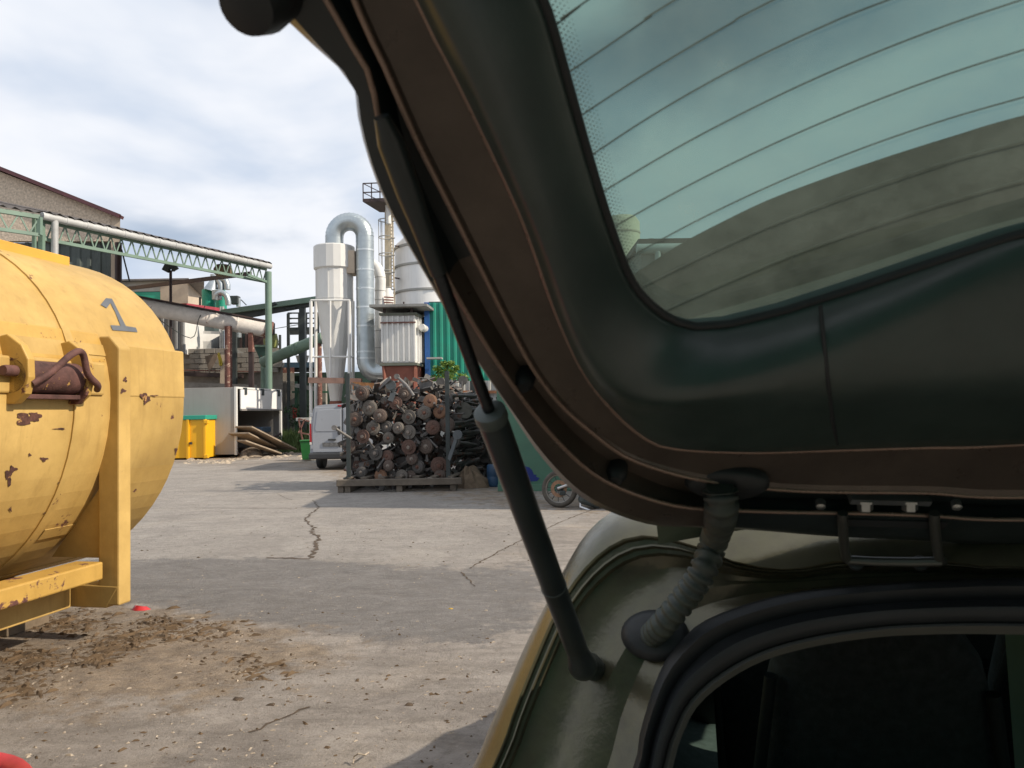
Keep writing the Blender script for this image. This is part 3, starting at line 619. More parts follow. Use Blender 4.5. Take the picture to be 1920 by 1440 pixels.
seat(-0.265, 0.92, 0.40, 1.245, 'rear_seat'); seat(0.30, 0.92, 0.40, 1.245, 'rear_seat')
seat(-0.36, 1.75, 0.44, 1.16, 'front_seat'); seat(0.36, 1.75, 0.44, 1.16, 'front_seat')
MB().tube([cw(-0.70, 0.52, 1.12), cw(-0.67, 0.56, 1.08), cw(-0.655, 0.57, 1.02), cw(-0.67, 0.56, 0.97)], 0.006, 10).build('grab_handle', steel, car, 60)
MB().bar(cw(-0.72, 1.05, 0.6), cw(-0.66, 1.03, 1.42), 0.07, 0.05).build('door_pillar', rubber, car)
MB().bar(cw(0.05, 1.02, 0.75), cw(0.02, 0.98, 1.40), 0.04, 0.03).build('seat_belt', mat('belt_grey', (0.22, 0.33, 0.31), 0.6), car)
MB().box(cw(0, 2.25, 0.86), (1.3, 0.4, 0.24), Matrix.Rotation(-YAW, 3, 'Z')).build('dashboard', rubber, car, 40, bevel=0.05)
MB().box(cw(0, 0.15, 0.5), (1.05, 0.8, 0.03), Matrix.Rotation(-YAW, 3, 'Z')).build('load_floor', fabric, car)
MB().box(cw(-0.03, 0.45, 0.88), (1.06, 0.28, 0.03), Matrix.Rotation(-YAW, 3, 'Z')).build('parcel_shelf', mat('shelf_grey', (0.03, 0.033, 0.033), 0.85), car, 40, bevel=0.01)
for e in (-1, 1):
    for s0 in (0.15, 2.95):
        mm = Matrix.Translation(cw(e * 0.76, s0, 0.31)) @ cr.to_track_quat('Z', 'Y').to_matrix().to_4x4()
        wh = MB().lathe([(0.20, -0.1), (0.30, -0.1), (0.315, -0.06), (0.315, 0.06), (0.30, 0.1), (0.20, 0.1)], 36, m=mm).build('wheel', rubber, car, 40)
        MB().lathe([(0.02, -0.103), (0.19, -0.103), (0.205, -0.07), (0.205, 0.07), (0.19, 0.103), (0.02, 0.103)], 30, m=mm).build('rim', steel, wh, 40)
# hinge: bracket, two bolts, two arms, cross bar
def tp(px, py, h): return t_pt(*t_uv(px, py, h), h)
def bp_(px, py, h): return b_pt(*b_uv(px, py, h), h)
hg = MB().bar(tp(1592, 932, 0.012), tp(1742, 936, 0.012), 0.006, 0.010, cn).build('hinge', steel, car, 40)
blk = MB().bar(tp(1586, 975, 0.012), tp(1772, 980, 0.012), 0.009, 0.006, cn); blk.build('hinge_pin', rubber, hg)
for x0, x1 in ((1580, 1583), (1752, 1757)): MB().tube([tp(x0, 962, 0.017), tp(x0, 980, 0.019), bp_(x1, 1028, 0.02), bp_(x1 + 4, 1046, 0.010), bp_(x1 + 10, 1052, 0.0)], 0.0042, 12).build('hinge_arm', mat('dark_steel', (0.10, 0.105, 0.095), 0.4, 0.6, var=0.2), hg, 60)
MB().tube([bp_(1589, 1050, 0.006), bp_(1640, 1053, 0.007), bp_(1710, 1054, 0.007), bp_(1764, 1053, 0.006)], 0.0042, 12).build('hinge_arm', MATS['dark_steel'], hg, 60)
for x in (1622, 1706): MB().lathe([(0.0085, 0), (0.0085, 0.002), (0.0062, 0.0025), (0.0062, 0.009), (0.005, 0.010)], 6, m=Matrix.Translation(tp(x, 936, 0.012)) @ (ct * -1 - cn * 0.6).to_track_quat('Z', 'Y').to_matrix().to_4x4()).build('bolt', steel, hg)
for x in (1605, 1725): MB().lathe([(0.007, 0), (0.006, 0.002), (0.002, 0.003)], 14, m=Matrix.Translation(bp_(x, 1056, 0.0)) @ cm.to_track_quat('Z', 'Y').to_matrix().to_4x4()).build('nut', rubber, hg, 40)
for x, y in ((1538, 940), (1792, 941)): MB().lathe([(0.004, 0), (0.004, 0.006), (0.002, 0.007)], 10, m=Matrix.Translation(tp(x, y, 0.012)) @ (-cn).to_track_quat('Z', 'Y').to_matrix().to_4x4()).build('plug', steel, hg, 40)
# corrugated wiring boot
bw = catmull([tuple(tp(1350, 912, 0.020)), tuple(tp(1352, 960, 0.026)), tuple(bp_(1340, 1010, 0.040)), tuple(bp_(1318, 1070, 0.038)), tuple(bp_(1285, 1120, 0.026)), tuple(bp_(1245, 1168, 0.012)), tuple(bp_(1222, 1192, -0.012))], 22)
boot = MB().tube([Vector(p) for p in bw], 0.014, 20, radii=[(0.0138 if (i // 3) % 2 else 0.0108) * (1 - 0.08 * i / len(bw)) for i in range(len(bw))]).build('wiring_boot', mat('boot_rubber', (0.045, 0.055, 0.05), 0.6, var=0.35, scale=20, dirt=0.5, dcol=(0.09, 0.10, 0.06)), car, 70)
MB().lathe([(0.002, 0.006), (0.020, 0.006), (0.026, 0.002), (0.028, -0.006)], 28, m=Matrix.Translation(bp_(1228, 1190, -0.016)) @ cm.to_track_quat('Z', 'Y').to_matrix().to_4x4() @ Matrix.Diagonal((1.25, 0.9, 1, 1))).build('boot_seat', rubber, boot, 60)
MB().lathe([(0.002, 0.004), (0.019, 0.004), (0.022, 0.0), (0.022, -0.006)], 28, m=Matrix.Translation(tp(1362, 908, 0.013)) @ (-cn).to_track_quat('Z', 'Y').to_matrix().to_4x4() @ Matrix.Diagonal((1.5, 0.8, 1, 1))).build('boot_seat', rubber, boot, 60)
# ------------------------------------------------------------------ yellow tank container on the left
TR = 1.30; TZ = 1.74; TAX = R(11)
tank = thing('tank_container', 'weathered yellow tank container numbered 1 with rusty side latch', 'tank', (-4.05, 6.5, 0), rz=-TAX)
tr_ = V(math.cos(TAX), -math.sin(TAX), 0); ta_ = V(math.sin(TAX), math.cos(TAX), 0); TE = V(-4.05, 6.5, 0)
yel = mat('yellow_paint', (0.50, 0.315, 0.085), 0.6, var=0.22, scale=1.3, rust=0.22, rcol=(0.075, 0.028, 0.02), rscale=3.4, bump=0.12, bscale=14, streak=0.6, dcol=(0.33, 0.205, 0.06), dirt=0.5, col2=(0.50, 0.335, 0.11))
yel2 = mat('yellow_paint_worn', (0.50, 0.305, 0.072), 0.5, var=0.12, scale=2.0, rust=0.5, rcol=(0.075, 0.03, 0.025), rscale=5, bump=0.2, bscale=20, streak=0.4, dcol=(0.3, 0.17, 0.03), dirt=0.35)
rusty = mat('rusted_steel', (0.10, 0.045, 0.038), 0.8, 0.1, var=0.5, scale=9, bump=0.5, bscale=40, rust=0.4, rcol=(0.35, 0.2, 0.05), rscale=11)
TS = 0.93                                    # the upper half is slightly flattened
def cyl(y, r, n_=64): return [(r * math.cos(2 * math.pi * k / n_), y, TZ + r * math.sin(2 * math.pi * k / n_) * (TS if k < n_ / 2 else 1.06)) for k in range(n_)]
mb = MB().loft([cyl(-5.6, 0.4), cyl(-5.5, TR), cyl(-3.4, TR), cyl(-1.6, TR), cyl(-0.9, TR), cyl(0.17, TR), cyl(0.185, TR - 0.015), cyl(0.27, 1.0), cyl(0.31, 0.5), cyl(0.32, 0.02)], True)
tsh = mb.build('tank_shell', yel, tank, None, local=True)
for p_ in tsh.data.polygons: p_.use_smooth = p_.center.z > TZ - 0.5
for y0, w in ((-1.02, 0.035),):
    MB().loft([cyl(y0 - w, TR - 0.01), cyl(y0 - w, TR + 0.012), cyl(y0 + w, TR + 0.012), cyl(y0 + w, TR - 0.01)], True).build('hoop', yel, tank, 30, local=True)
for k in (3, -9, -14):                           # welded lap seams along the tank
    a = 2 * math.pi * k / 72; a2 = a + 0.07
    MB().loft([[((TR + q) * math.cos(x), y, TZ + (TR + q) * math.sin(x) * (1.06 if k < 0 else TS)) for y in (-0.95, -0.1)] for x, q in ((a, 0.001), (a, 0.006), (a2, 0.006), (a2, 0.001))]).build('weld_seam', yel, tank, 30, local=True)
# side plate behind the post, sloping plate and channel in front of it
MB().hexa([(1.0, -0.60, 1.76), (1.305, -0.60, 1.76), (1.305, 0.18, 1.76), (1.0, 0.18, 1.76), (1.0, -0.60, 2.17), (1.295, -0.60, 2.15), (1.295, 0.18, 2.15), (1.0, 0.18, 2.17)]).build('side_plate', yel, tank, local=True, bevel=0.012)
MB().hexa([(1.0, -5.2, 2.0), (1.27, -5.2, 2.0), (1.27, -0.70, 2.0), (1.0, -0.70, 2.0), (1.0, -5.2, 2.27), (1.20, -5.2, 2.22), (1.20, -0.70, 2.22), (1.0, -0.70, 2.27)]).build('sloping_plate', yel2, tank, local=True, bevel=0.01)
MB().box((1.22, -2.99, 1.88), (0.2, 4.42, 0.23)).build('side_channel', yel, tank, local=True, bevel=0.014)
MB().prism([(1.20, -0.70, 0.26), (1.37, -0.70, 0.26), (1.37, -0.70, 2.11), (1.29, -0.70, 2.2), (1.20, -0.70, 2.2)], (0, 0.13, 0)).build('corner_post', yel, tank, local=True, bevel=0.012)
MB().hexa([(-1.2, -0.70, 0.24), (1.27, -0.70, 0.24), (1.27, -0.57, 0.24), (-1.2, -0.57, 0.24), (-1.2, -0.70, 0.45), (1.371, -0.703, 0.40), (1.371, -0.567, 0.40), (-1.2, -0.57, 0.45)]).build('corner_foot', yel, tank, local=True, bevel=0.01)
MB().box((1.19, -3.1, 0.525), (0.22, 4.66, 0.125)).build('base_beam', yel2, tank, local=True, bevel=0.012)
MB().box((0.98, -3.1, 0.36), (0.08, 4.7, 0.22)).build('skid_rail', yel, tank, local=True, bevel=0.008)
MB().box((-0.98, -3.1, 0.36), (0.08, 4.7, 0.22)).build('skid_rail', yel, tank, local=True, bevel=0.008)
MB().prism([(1.2, -0.66, 0.59), (0.78, -0.66, 0.59), (1.2, -0.66, 1.12)], (0, 0.03, 0)).build('gusset', yel, tank, local=True)
for y0 in (-2.2, -3.8, -5.2): MB().box((0, y0, 0.38), (1.9, 0.1, 0.2)).build('cross_member', yel, tank, local=True, bevel=0.008)
for y0 in (-1.5, -4.2):
    for e in (-1, 1): MB().prism([(e * 0.45, y0, 0.40), (e * 1.0, y0, 0.40), (e * 1.0, y0, 0.85), (e * 0.7, y0, 0.62)], (0, 0.05, 0)).build('saddle', yel, tank, local=True)
MB().tube([(-0.9, -5.0, 0.115), (0.9, -5.0, 0.115)], 0.115, 24).build('ground_roller', rusty, tank, 40, local=True)
MB().box((0.35, -0.50, 0.12), (0.18, 0.4, 0.24)).build('timber_block', mat('old_timber', (0.16, 0.12, 0.08), 0.9, var=0.4, scale=6, bump=0.4, bscale=30), tank, local=True, bevel=0.01)
MB().box((-0.75, -0.50, 0.12), (0.18, 0.4, 0.24)).build('timber_block', MATS['old_timber'], tank, local=True, bevel=0.01)
MB().box((0.50, -3.0, 2.872), (0.05, 5.6, 0.09)).build('top_rail', mat('yellow_rail', (0.66, 0.34, 0.05), 0.45, var=0.1, rust=0.3, rscale=3), tank, local=True, bevel=0.006)
# latch: two lug plates, rusty drum between them, bent bar, pins
def lug(y0):
    q = [(1.20, 1.70), (1.36, 1.70), (1.43, 1.76), (1.455, 1.86), (1.45, 1.97), (1.40, 2.06), (1.30, 2.13), (1.20, 2.11)]
    o = MB().prism([(x, y0, z) for x, z in q], (0, 0.055, 0)).build('lug_plate', yel2, tank, local=True, bevel=0.008)
    MB().lathe([(0.002, -0.09), (0.03, -0.09), (0.034, -0.07), (0.034, 0.0)], 16, 'y', at=(1.36, y0, 1.90)).build('pin', rusty, o, 40, local=True)
lug(-1.10); lug(-1.60); lug(-2.75)
MB().tube([(1.33, -1.60, 1.87), (1.33, -1.05, 1.87)], 0.105, 28).build('latch_drum', rusty, tank, 40, local=True)
MB().tube([Vector(p) for p in catmull([(1.44, -1.56, 1.82), (1.475, -1.44, 1.90), (1.50, -1.30, 2.02), (1.49, -1.20, 2.03), (1.48, -1.14, 1.90), (1.47, -1.04, 1.83), (1.42, -0.98, 1.80)], 8)], 0.022, 14).build('bent_bar', rusty, tank, 60, local=True)
MB().box((1.34, -1.32, 1.745), (0.1, 0.5, 0.03)).build('latch_tray', rusty, tank, local=True, bevel=0.005)
# painted numeral: flat lettering laid on the curved shell
def on_tank(px, py, rad, sz=1.0):
    D = Vector(ray(px, py)); o = Vector(CAMP) - TE
    dx, dz = D.dot(tr_), D.z / sz; ox, oz = o.dot(tr_), (o.z - TZ) / sz
    a = dx * dx + dz * dz; b_ = ox * dx + oz * dz; c = ox * ox + oz * oz - rad * rad
    k = (-b_ - math.sqrt(max(0, b_ * b_ - a * c))) / a; p = o + D * k
    return V(p.dot(tr_), p.dot(ta_), p.z)
mb = MB()
def strip(L0, L1):
    L0, L1 = [np.array(p, float) for p in L0], [np.array(p, float) for p in L1]
    l0 = [L0[i] + (L0[i + 1] - L0[i]) * t for i in range(len(L0) - 1) for t in (0, 0.25, 0.5, 0.75)] + [L0[-1]]
    l1 = [L1[i] + (L1[i + 1] - L1[i]) * t for i in range(len(L1) - 1) for t in (0, 0.25, 0.5, 0.75)] + [L1[-1]]
    mb.loft([[on_tank((a + (b_ - a) * k)[0] / 4, 300 + (a + (b_ - a) * k)[1] / 4, TR + 0.004, TS) for a, b_ in zip(l0, l1)] for k in (0, 0.33, 0.67, 1)])
strip([(795, 1035), (829, 1072), (862, 1135), (885, 1190), (905, 1245)], [(840, 1040), (852, 1062), (880, 1118), (910, 1178), (945, 1245)])
strip([(755, 1085), (795, 1035)], [(800, 1111), (829, 1072)])
strip([(829, 1238), (945, 1245), (1020, 1257)], [(845, 1276), (950, 1284), (1032, 1291)])
mb.build('painted_numeral', mat('grey_paint', (0.105, 0.115, 0.13), 0.6, var=0.15, scale=8), tank, local=True)

rs_ = random.Random(3)
rpm = mat('rust_patch', (0.085, 0.036, 0.026), 0.9, var=0.6, scale=25, rust=0.45, rcol=(0.28, 0.15, 0.05), rscale=18, bump=0.3, bscale=60)
for (cx, cy2, w, h, k) in [(50, 786, 24, 13, 1), (66, 780, 14, 10, 1), (17, 893, 8, 18, 1), (25, 880, 9, 8, 1), (83, 861, 8, 5, 1), (56, 853, 3, 4, 1), (20, 955, 3, 6, 1), (112, 804, 15, 2, 1), (205, 966, 14, 2, 1), (112, 912, 4, 10, 1), (55, 668, 22, 7, 0), (275, 748, 8, 12, 0), (268, 742, 5, 7, 0), (235, 712, 5, 7, 0), (231, 733, 6, 5, 0), (330, 845, 3, 8, 1), (290, 742, 8, 2, 0), (88, 962, 9, 2, 1)]:
    n_ = 22; ph = rs_.uniform(0, 6); ring_ = []
    for i in range(n_):
        a = 2 * math.pi * i / n_; q = 0.75 + 0.35 * math.sin(3 * a + ph) * rs_.uniform(0.5, 1) + rs_.uniform(-0.22, 0.22); ring_.append((cx + w * q * math.cos(a), cy2 + h * q * math.sin(a)))
    rad = TR + 0.0035 if k else None
    if k: pts_ = [on_tank(x, y, rad, 1.06) for x, y in ring_]
    else:
        pts_ = []
        for x, y in ring_:
            D = Vector(ray(x, y)); o = Vector(CAMP) - TE; lim = 1.309 if cx > 240 else (1.374 if cx > 200 else 1.25); t_ = (lim - o.dot(tr_)) / D.dot(tr_); p = o + D * t_; pts_.append(V(p.dot(tr_), p.dot(ta_), p.z))
    mb = MB(); cen = sum(pts_, V(0, 0, 0)) / n_; cv = mb.b.verts.new(cen if not k else on_tank(cx, cy2, rad, 1.06)); vv = [mb.b.verts.new(p) for p in pts_]
    for i in range(n_): mb.b.faces.new((cv, vv[i], vv[(i + 1) % n_]))
    mb.build('rust_patch', rpm, tank, local=True)
# ------------------------------------------------------------------ left yard: canopy, halls, conveyors
sage = mat('sage_paint', (0.155, 0.235, 0.185), 0.5, var=0.15, scale=1.2, rust=0.12, rscale=3, bump=0.05)
dkst = mat('dark_painted_steel', (0.045, 0.055, 0.055), 0.55, 0.2, var=0.3, scale=2)
brn = mat('brown_steel', (0.055, 0.036, 0.034), 0.6, 0.1, var=0.3, scale=2)
pvc = mat('grey_gutter', (0.46, 0.47, 0.47), 0.5, var=0.1, scale=1, dirt=0.3)
whit = mat('white_sheet', (0.70, 0.70, 0.68), 0.55, var=0.07, scale=0.7, streak=0.35, dcol=(0.42, 0.38, 0.32), dirt=0.15)
galv = mat('galvanised', (0.44, 0.49, 0.51), 0.34, 0.75, var=0.16, scale=1.6, bump=0.06, bscale=6, dirt=0.2, dcol=(0.30, 0.33, 0.34))
beige = mat('beige_render', (0.54, 0.45, 0.35), 0.9, var=0.12, scale=1, dirt=0.3, dcol=(0.3, 0.25, 0.2))
pebble = mat('pebbledash', (0.56, 0.47, 0.37), 0.95, var=0.35, scale=9, bump=0.6, bscale=11, bdist=0.05)
concr = mat('grey_concrete', (0.30, 0.28, 0.25), 0.9, var=0.25, scale=0.9, dirt=0.5, dcol=(0.14, 0.12, 0.10), bump=0.4, bscale=8)
greyw = mat('grey_wall', (0.40, 0.40, 0.38), 0.85, var=0.1, scale=0.6, dirt=0.25)
teal = mat('teal_sheet', (0.012, 0.235, 0.165), 0.5, var=0.12, scale=0.8, dirt=0.15)
tealp = mat('teal_paint', (0.02, 0.30, 0.21), 0.4, var=0.12, scale=0.8)
rustp = mat('rust_primer', (0.22, 0.075, 0.05), 0.7, var=0.25, scale=1.3, rust=0.3, rcol=(0.18, 0.11, 0.06), rscale=3)
rustpipe = mat('rusty_pipe', (0.17, 0.075, 0.06), 0.8, var=0.35, scale=4, rust=0.5, rcol=(0.30, 0.22, 0.17), rscale=6)
dark = mat('dark_interior', (0.03, 0.034, 0.032), 0.9, var=0.3)
darkgreen = mat('dark_green_panel', (0.03, 0.06, 0.045), 0.7, var=0.4, scale=1)
# gabled hall at the back left
hall = thing('gabled_hall', 'pebble-dashed hall with dark red verge behind the green canopy', 'building', P(120, 860, 38).xy.to_3d())
def wallpoly(px, y): return [P(a, b, y) for a, b in px]
hy = 38.0
zl = P(-300, 202, hy).z; 
pr = [P(-300, 202, hy), P(0, 322, hy), P(208, 402, hy), P(208, 452, hy), P(-300, 452, hy)]
MB().prism(pr, (0, 0.35, 0)).build('gable_wall', pebble, hall)
e0, e1 = P(208, 402, hy), P(225, 409, hy)
MB().hexa([V(e0.x, hy + 0.02, 0), V(e1.x, hy + 0.02, 0), V(e1.x - 6.6, hy + 12, 0), V(e0.x - 6.6, hy + 12, 0), V(e0.x, hy + 0.02, e0.z), V(e1.x, hy + 0.02, e1.z), V(e1.x - 6.6, hy + 12, e1.z), V(e0.x - 6.6, hy + 12, e0.z)]).build('corner_wall', beige, hall)
MB().bar(P(-300, 196, hy - 0.15), P(227, 407, hy - 0.15), 0.5, 0.16).build('verge_trim', mat('dark_red_trim', (0.09, 0.03, 0.035), 0.5, var=0.2), hall)
a, b_ = P(-300, 196, hy - 0.3), P(227, 406, hy - 0.3)
MB().prism([a, b_, b_ + V(0, 0, 0.1), a + V(0, 0, 0.1)], (-8, 14, 0)).build('roof', mat('brown_roof', (0.12, 0.07, 0.06), 0.8), hall)
x0, x1 = P(-300, 452, hy).x, P(205, 452, hy).x; zt = P(100, 452, hy).z
MB().corr((x0, hy + 0.3, 0), (x1, hy + 0.3, 0), zt, 0.5, 0.05, V(0, -1, 0)).build('door_sheet', mat('slate_sheet', (0.075, 0.095, 0.09), 0.6, var=0.2), hall)
MB().tube([P(222, 455, hy - 0.3), P(222, 455, hy - 0.3).xy.to_3d()], 0.16, 10).build('downpipe', brn, hall, 40)
# canopy
cN, cF = P(84, 405, 25.8), P(507, 500, 35.2)
cF = V(cF.x, cF.y, (cN.z + cF.z) / 2); cN = V(cN.x, cN.y, cF.z); cd = (cF - cN).normalized(); cb_ = V(-cd.y, cd.x, 0)   # cb_ points back-left
canopy = thing('yard_canopy', 'sage green steel canopy with lattice girder and grey gutter', 'canopy', (cF.x, cF.y, 0))
gx = MB().tube([cN - cd * 0.1, cF], 0.13, 14).build('gutter', pvc, canopy, 40)
for i in range(1, 14):
    q = cN.lerp(cF, i / 14); MB().tube([q - cd * 0.03, q + cd * 0.03], 0.142, 14).build('gutter_joint', pvc, gx, 40)
top0, top1 = cN + cb_ * 0.25 + V(0, 0, -0.12), cF + cb_ * 0.25 + V(0, 0, -0.12)
dz = V(0, 0, -0.60)
MB().bar(top0, top1, 0.10, 0.10).build('top_chord', sage, canopy)
MB().bar(top0 + dz, top1 + dz + V(0, 0, 0.02), 0.10, 0.11).build('bottom_chord', sage, canopy)
nw = 24
for i in range(nw):
    a = top0.lerp(top1, i / nw); m_ = top0.lerp(top1, (i + 0.5) / nw) + dz; b_ = top0.lerp(top1, (i + 1) / nw)
    MB().bar(a, m_, 0.035, 0.045).build('lattice_web', sage, canopy); MB().bar(m_, b_, 0.035, 0.045).build('lattice_web', sage, canopy)
# second bay to the left, set slightly forward
l1 = P(74, 408, 25.5); l0 = l1 - (cd * 0.75 + cb_ * -0.2).normalized() * 6
l0.z = l1.z = cN.z - 0.1
MB().bar(l0, l1, 0.12, 0.14).build('top_chord', sage, canopy); MB().bar(l0 + dz, l1 + dz, 0.10, 0.11).build('bottom_chord', sage, canopy)
for i in range(10):
    a = l0.lerp(l1, i / 10); m_ = l0.lerp(l1, (i + 0.5) / 10) + dz; b_ = l0.lerp(l1, (i + 1) / 10)
    MB().bar(a, m_, 0.035, 0.045).build('lattice_web', sage, canopy); MB().bar(m_, b_, 0.035, 0.045).build('lattice_web', sage, canopy)
MB().bar(l1, l1 + dz, 0.14).build('end_plate', sage, canopy)
# roof sheet rising to the back, wavy edge
def sheet(a, b_, up, name, wav=0.05, over=0.12, cols=None):
    n_ = int((b_ - a).length / 0.11); lo = []; hi = []
    d_ = (b_ - a).normalized()
    for i in range(n_ + 1):
        q = a.lerp(b_, i / n_); w = V(0, 0, wav * math.sin(i * 1.9)); lo.append(q - up * over + w); hi.append(q + up * 8.2 + w)
    return MB().loft([lo, hi]).build(name, mat('fibre_sheet', (0.085, 0.075, 0.072), 0.85, var=0.3, scale=2), canopy, 60)
_pn = (cN - Vector(CAMP)).cross(cF - Vector(CAMP)); up_ = cb_ + V(0, 0, -_pn.dot(cb_) / _pn.z - 0.006)
sheet(cN + V(0, 0, 0.17), cF + V(0, 0, 0.17), up_, 'roof_sheet'); sheet(l0 + V(0, 0, 0.17), l1 + V(0, 0, 0.17), up_, 'roof_sheet')
MB().tube([V(cF.x - 0.1, cF.y, 0), V(cF.x - 0.1, cF.y, cF.z - 0.25)], 0.15, 16).build('post', sage, canopy, 40)
pq = V(top0.x, top0.y, 0) + cd * 0.05
MB().bar(pq, pq + V(0, 0, cN.z), 0.16).build('post', sage, canopy)
MB().bar(pq - cd * 0.25, pq - cd * 0.25 + V(0, 0, cN.z), 0.1).build('post', sage, canopy)
q = cN + cd * 0.35; MB().tube([q, q + V(0, 0, -1.25), q + V(0, 0, -1.35) + cb_ * 0.12], 0.11, 12).build('downspout', pvc, canopy, 40)
MB().bar(cF + V(-0.1, 0, -0.75), cF - cd * 1.4 + V(0, 0, -0.6), 0.1).build('knee_brace', sage, canopy)
bm_ = MB().bar(P(240, 541, 44), P(470, 513, 37), 0.12, 0.2).build('dark_beam', brn, None); tag(bm_, 'dark steel beam spanning behind the canopy girder', 'beam')
hv = P(418, 508, 36.2)
vent = MB().lathe([(0.05, 0.32), (0.30, 0.28), (0.42, 0.10), (0.42, -0.12), (0.28, -0.25), (0.05, -0.27)], 16, at=hv).build('nest_pot', mat('straw_brown', (0.22, 0.17, 0.11), 0.95, var=0.4, scale=8, bump=0.7, bscale=20), None, 60)
tag(vent, 'straw brown pot-shaped lump hanging under the canopy girder', 'pot')
# floodlight mast by the tank
lp = thing('floodlight_mast', 'thin floodlight mast rising behind the yellow tank', 'lamp post', P(321, 850, 37).xy.to_3d())
t0 = P(320, 508, 37); MB().tube([t0, t0.xy.to_3d()], 0.07, 8).build('mast', brn, lp, 40)
MB().box(t0 + V(-0.12, -0.1, 0.15), (0.32, 0.22, 0.42), Matrix.Rotation(0.5, 3, 'Y')).build('lamp_head', dkst, lp, bevel=0.03)
MB().box(t0 + V(0.2, -0.1, 0.18), (0.3, 0.22, 0.36), Matrix.Rotation(-0.5, 3, 'Y')).build('lamp_head', dkst, lp, bevel=0.03)
MB().bar(t0 + V(-0.2, 0, 0), t0 + V(0.2, 0, 0), 0.06).build('crossbar', dkst, lp)
# grey and beige block with teal band
def blockpx(px0, px1, py0, y, depth, m, parent, name, pyb=None, **k):
    a = P(px0, py0, y); b2 = P(px1, py0, y); z0 = 0 if pyb is None else P(px0, pyb, y).z; k_ = depth / y * 1.02; sa, sb = a.x * k_, b2.x * k_
    return MB().hexa([V(a.x, y, z0), V(b2.x, y, z0), V(b2.x + sb, y + depth, z0), V(a.x + sa, y + depth, z0), V(a.x, y, a.z), V(b2.x, y, a.z), V(b2.x + sb, y + depth, a.z), V(a.x + sa, y + depth, a.z)]).build(name, m, parent, **k)
blk = thing('plant_block', 'grey and beige plant block with teal band behind the white pipe', 'building', P(310, 850, 52).xy.to_3d())
blockpx(200, 352, 527, 52, 8, greyw, blk, 'wall', 548); blockpx(200, 352, 549, 51.9, 8, tealp, blk, 'teal_band', 572); blockpx(200, 352, 572, 52, 8, greyw, blk, 'wall')
MB().prism([P(352.5, 529, 51.5).xy.to_3d(), P(380, 530, 58).xy.to_3d(), P(380, 530, 58), P(352.5, 529, 51.5)], (-2, 0.3, 0)).build('tower_wall', beige, blk); blockpx(196, 354, 524, 51.6, 9, mat('flat_roof_edge', (0.16, 0.15, 0.15), 0.8), blk, 'roof_edge', 527); blockpx(350, 383, 527, 51.3, 9, MATS['flat_roof_edge'], blk, 'roof_edge', 529.5)
# green twin cyclones with ducts
gc = thing('green_cyclone', 'teal cyclone filter with silver ducts above the red roof', 'cyclone', P(405, 850, 46).xy.to_3d())
s46 = 46 / FPX
def cyl_px(cx, py0, py1, r0, r1, y, m, parent, name, seg=20):
    a = P(cx, py0, y); b2 = P(cx, py1, y); k = y / FPX
    return MB().lathe([(r0 * k, a.z), (r1 * k, b2.z)], seg, at=(a.x, y, 0)).build(name, m, parent, 40)
cyl_px(392, 544, 600, 13, 13, 46, tealp, gc, 'cyclone_body'); cyl_px(415, 556, 600, 10, 10, 45.5, tealp, gc, 'cyclone_body'); cyl_px(416, 540, 548, 6, 6, 46, tealp, gc, 'cyclone_neck')
MB().tube([P(395, 545, 45.6), P(400, 528, 45.6), P(401, 515, 45.6)], 0.2, 14, radii=[0.42, 0.22, 0.2]).build('duct', galv, gc, 40)
MB().tube([P(414, 545, 45.6), P(414, 533, 45.6), P(409, 524, 45.6), P(413, 522, 45.6), P(423, 525, 45.6), P(426, 534, 45.6), P(426, 543, 45.6)], 0.19, 14).build('duct', galv, gc, 50)
MB().tube([Vector(p) for p in catmull([tuple(P(404, 562, 44.6)), tuple(P(407, 553, 44.6)), tuple(P(415, 549, 44.6)), tuple(P(423, 553, 44.6)), tuple(P(427, 562, 44.6)), tuple(P(428, 572, 44.6))], 5)], 0.17, 14).build('duct', galv, gc, 50)
MB().box(P(407, 553, 44.7), (0.5, 0.3, 0.6)).build('inlet_box', galv, gc, bevel=0.03)
MB().box(P(441, 563, 46), (0.5, 0.5, 0.5)).build('fan_box', dkst, gc, bevel=0.05); cyl_px(447, 559, 575, 4, 4, 46, galv, gc, 'fan_stack')
for xa, xb in ((452, 462),): MB().bar(P(xa, 562, 46), P(xb, 572, 46), 0.05).build('handrail', dkst, gc)
for xa in (374, 376): MB().bar(P(xa, 557, 46), P(xa, 600, 46), 0.05).build('handrail', dkst, gc)
MB().bar(P(374, 559, 46), P(380, 559, 46), 0.05).build('handrail', dkst, gc)
cyl_px(405, 600, 855, 3, 3, 46, dkst, gc, 'support_leg'); cyl_px(385, 600, 855, 3, 3, 46, dkst, gc, 'support_leg')
# white clad shed with red roof, on a concrete block wall
shed = thing('clad_shed', 'white clad shed with red roof edge above the block wall', 'shed', P(380, 850, 43).xy.to_3d())
a = P(347, 590, 43); zb = P(347, 662, 43).z
def corrpx(px0, px1, py0, py1, y, m, parent, name, pitch=0.3, dep=0.05, y1=None):
    a = P(px0, py1, y); b2 = P(px1, py1, y1 or y); h = P(px0, py0, y).z - a.z
    b2.z = a.z
    return MB().corr(a, b2, h, pitch, dep, V(0, -1, 0)).build(name, m, parent)
corrpx(347, 412, 585, 664, 40.6, whit, shed, 'white_cladding', y1=45.5); corrpx(296, 347, 585, 664, 40.6, mat('grey_sheet', (0.24, 0.25, 0.26), 0.6, var=0.1), shed, 'grey_cladding', 0.34, 0.08)
blockpx(286, 412, 587, 46.2, 5, dark, shed, 'shed_core')
MB().bar(P(342, 573, 41), P(416, 583, 45), 0.5, 0.24).build('red_roof_edge', mat('red_sheet', (0.30, 0.03, 0.045), 0.5), shed)
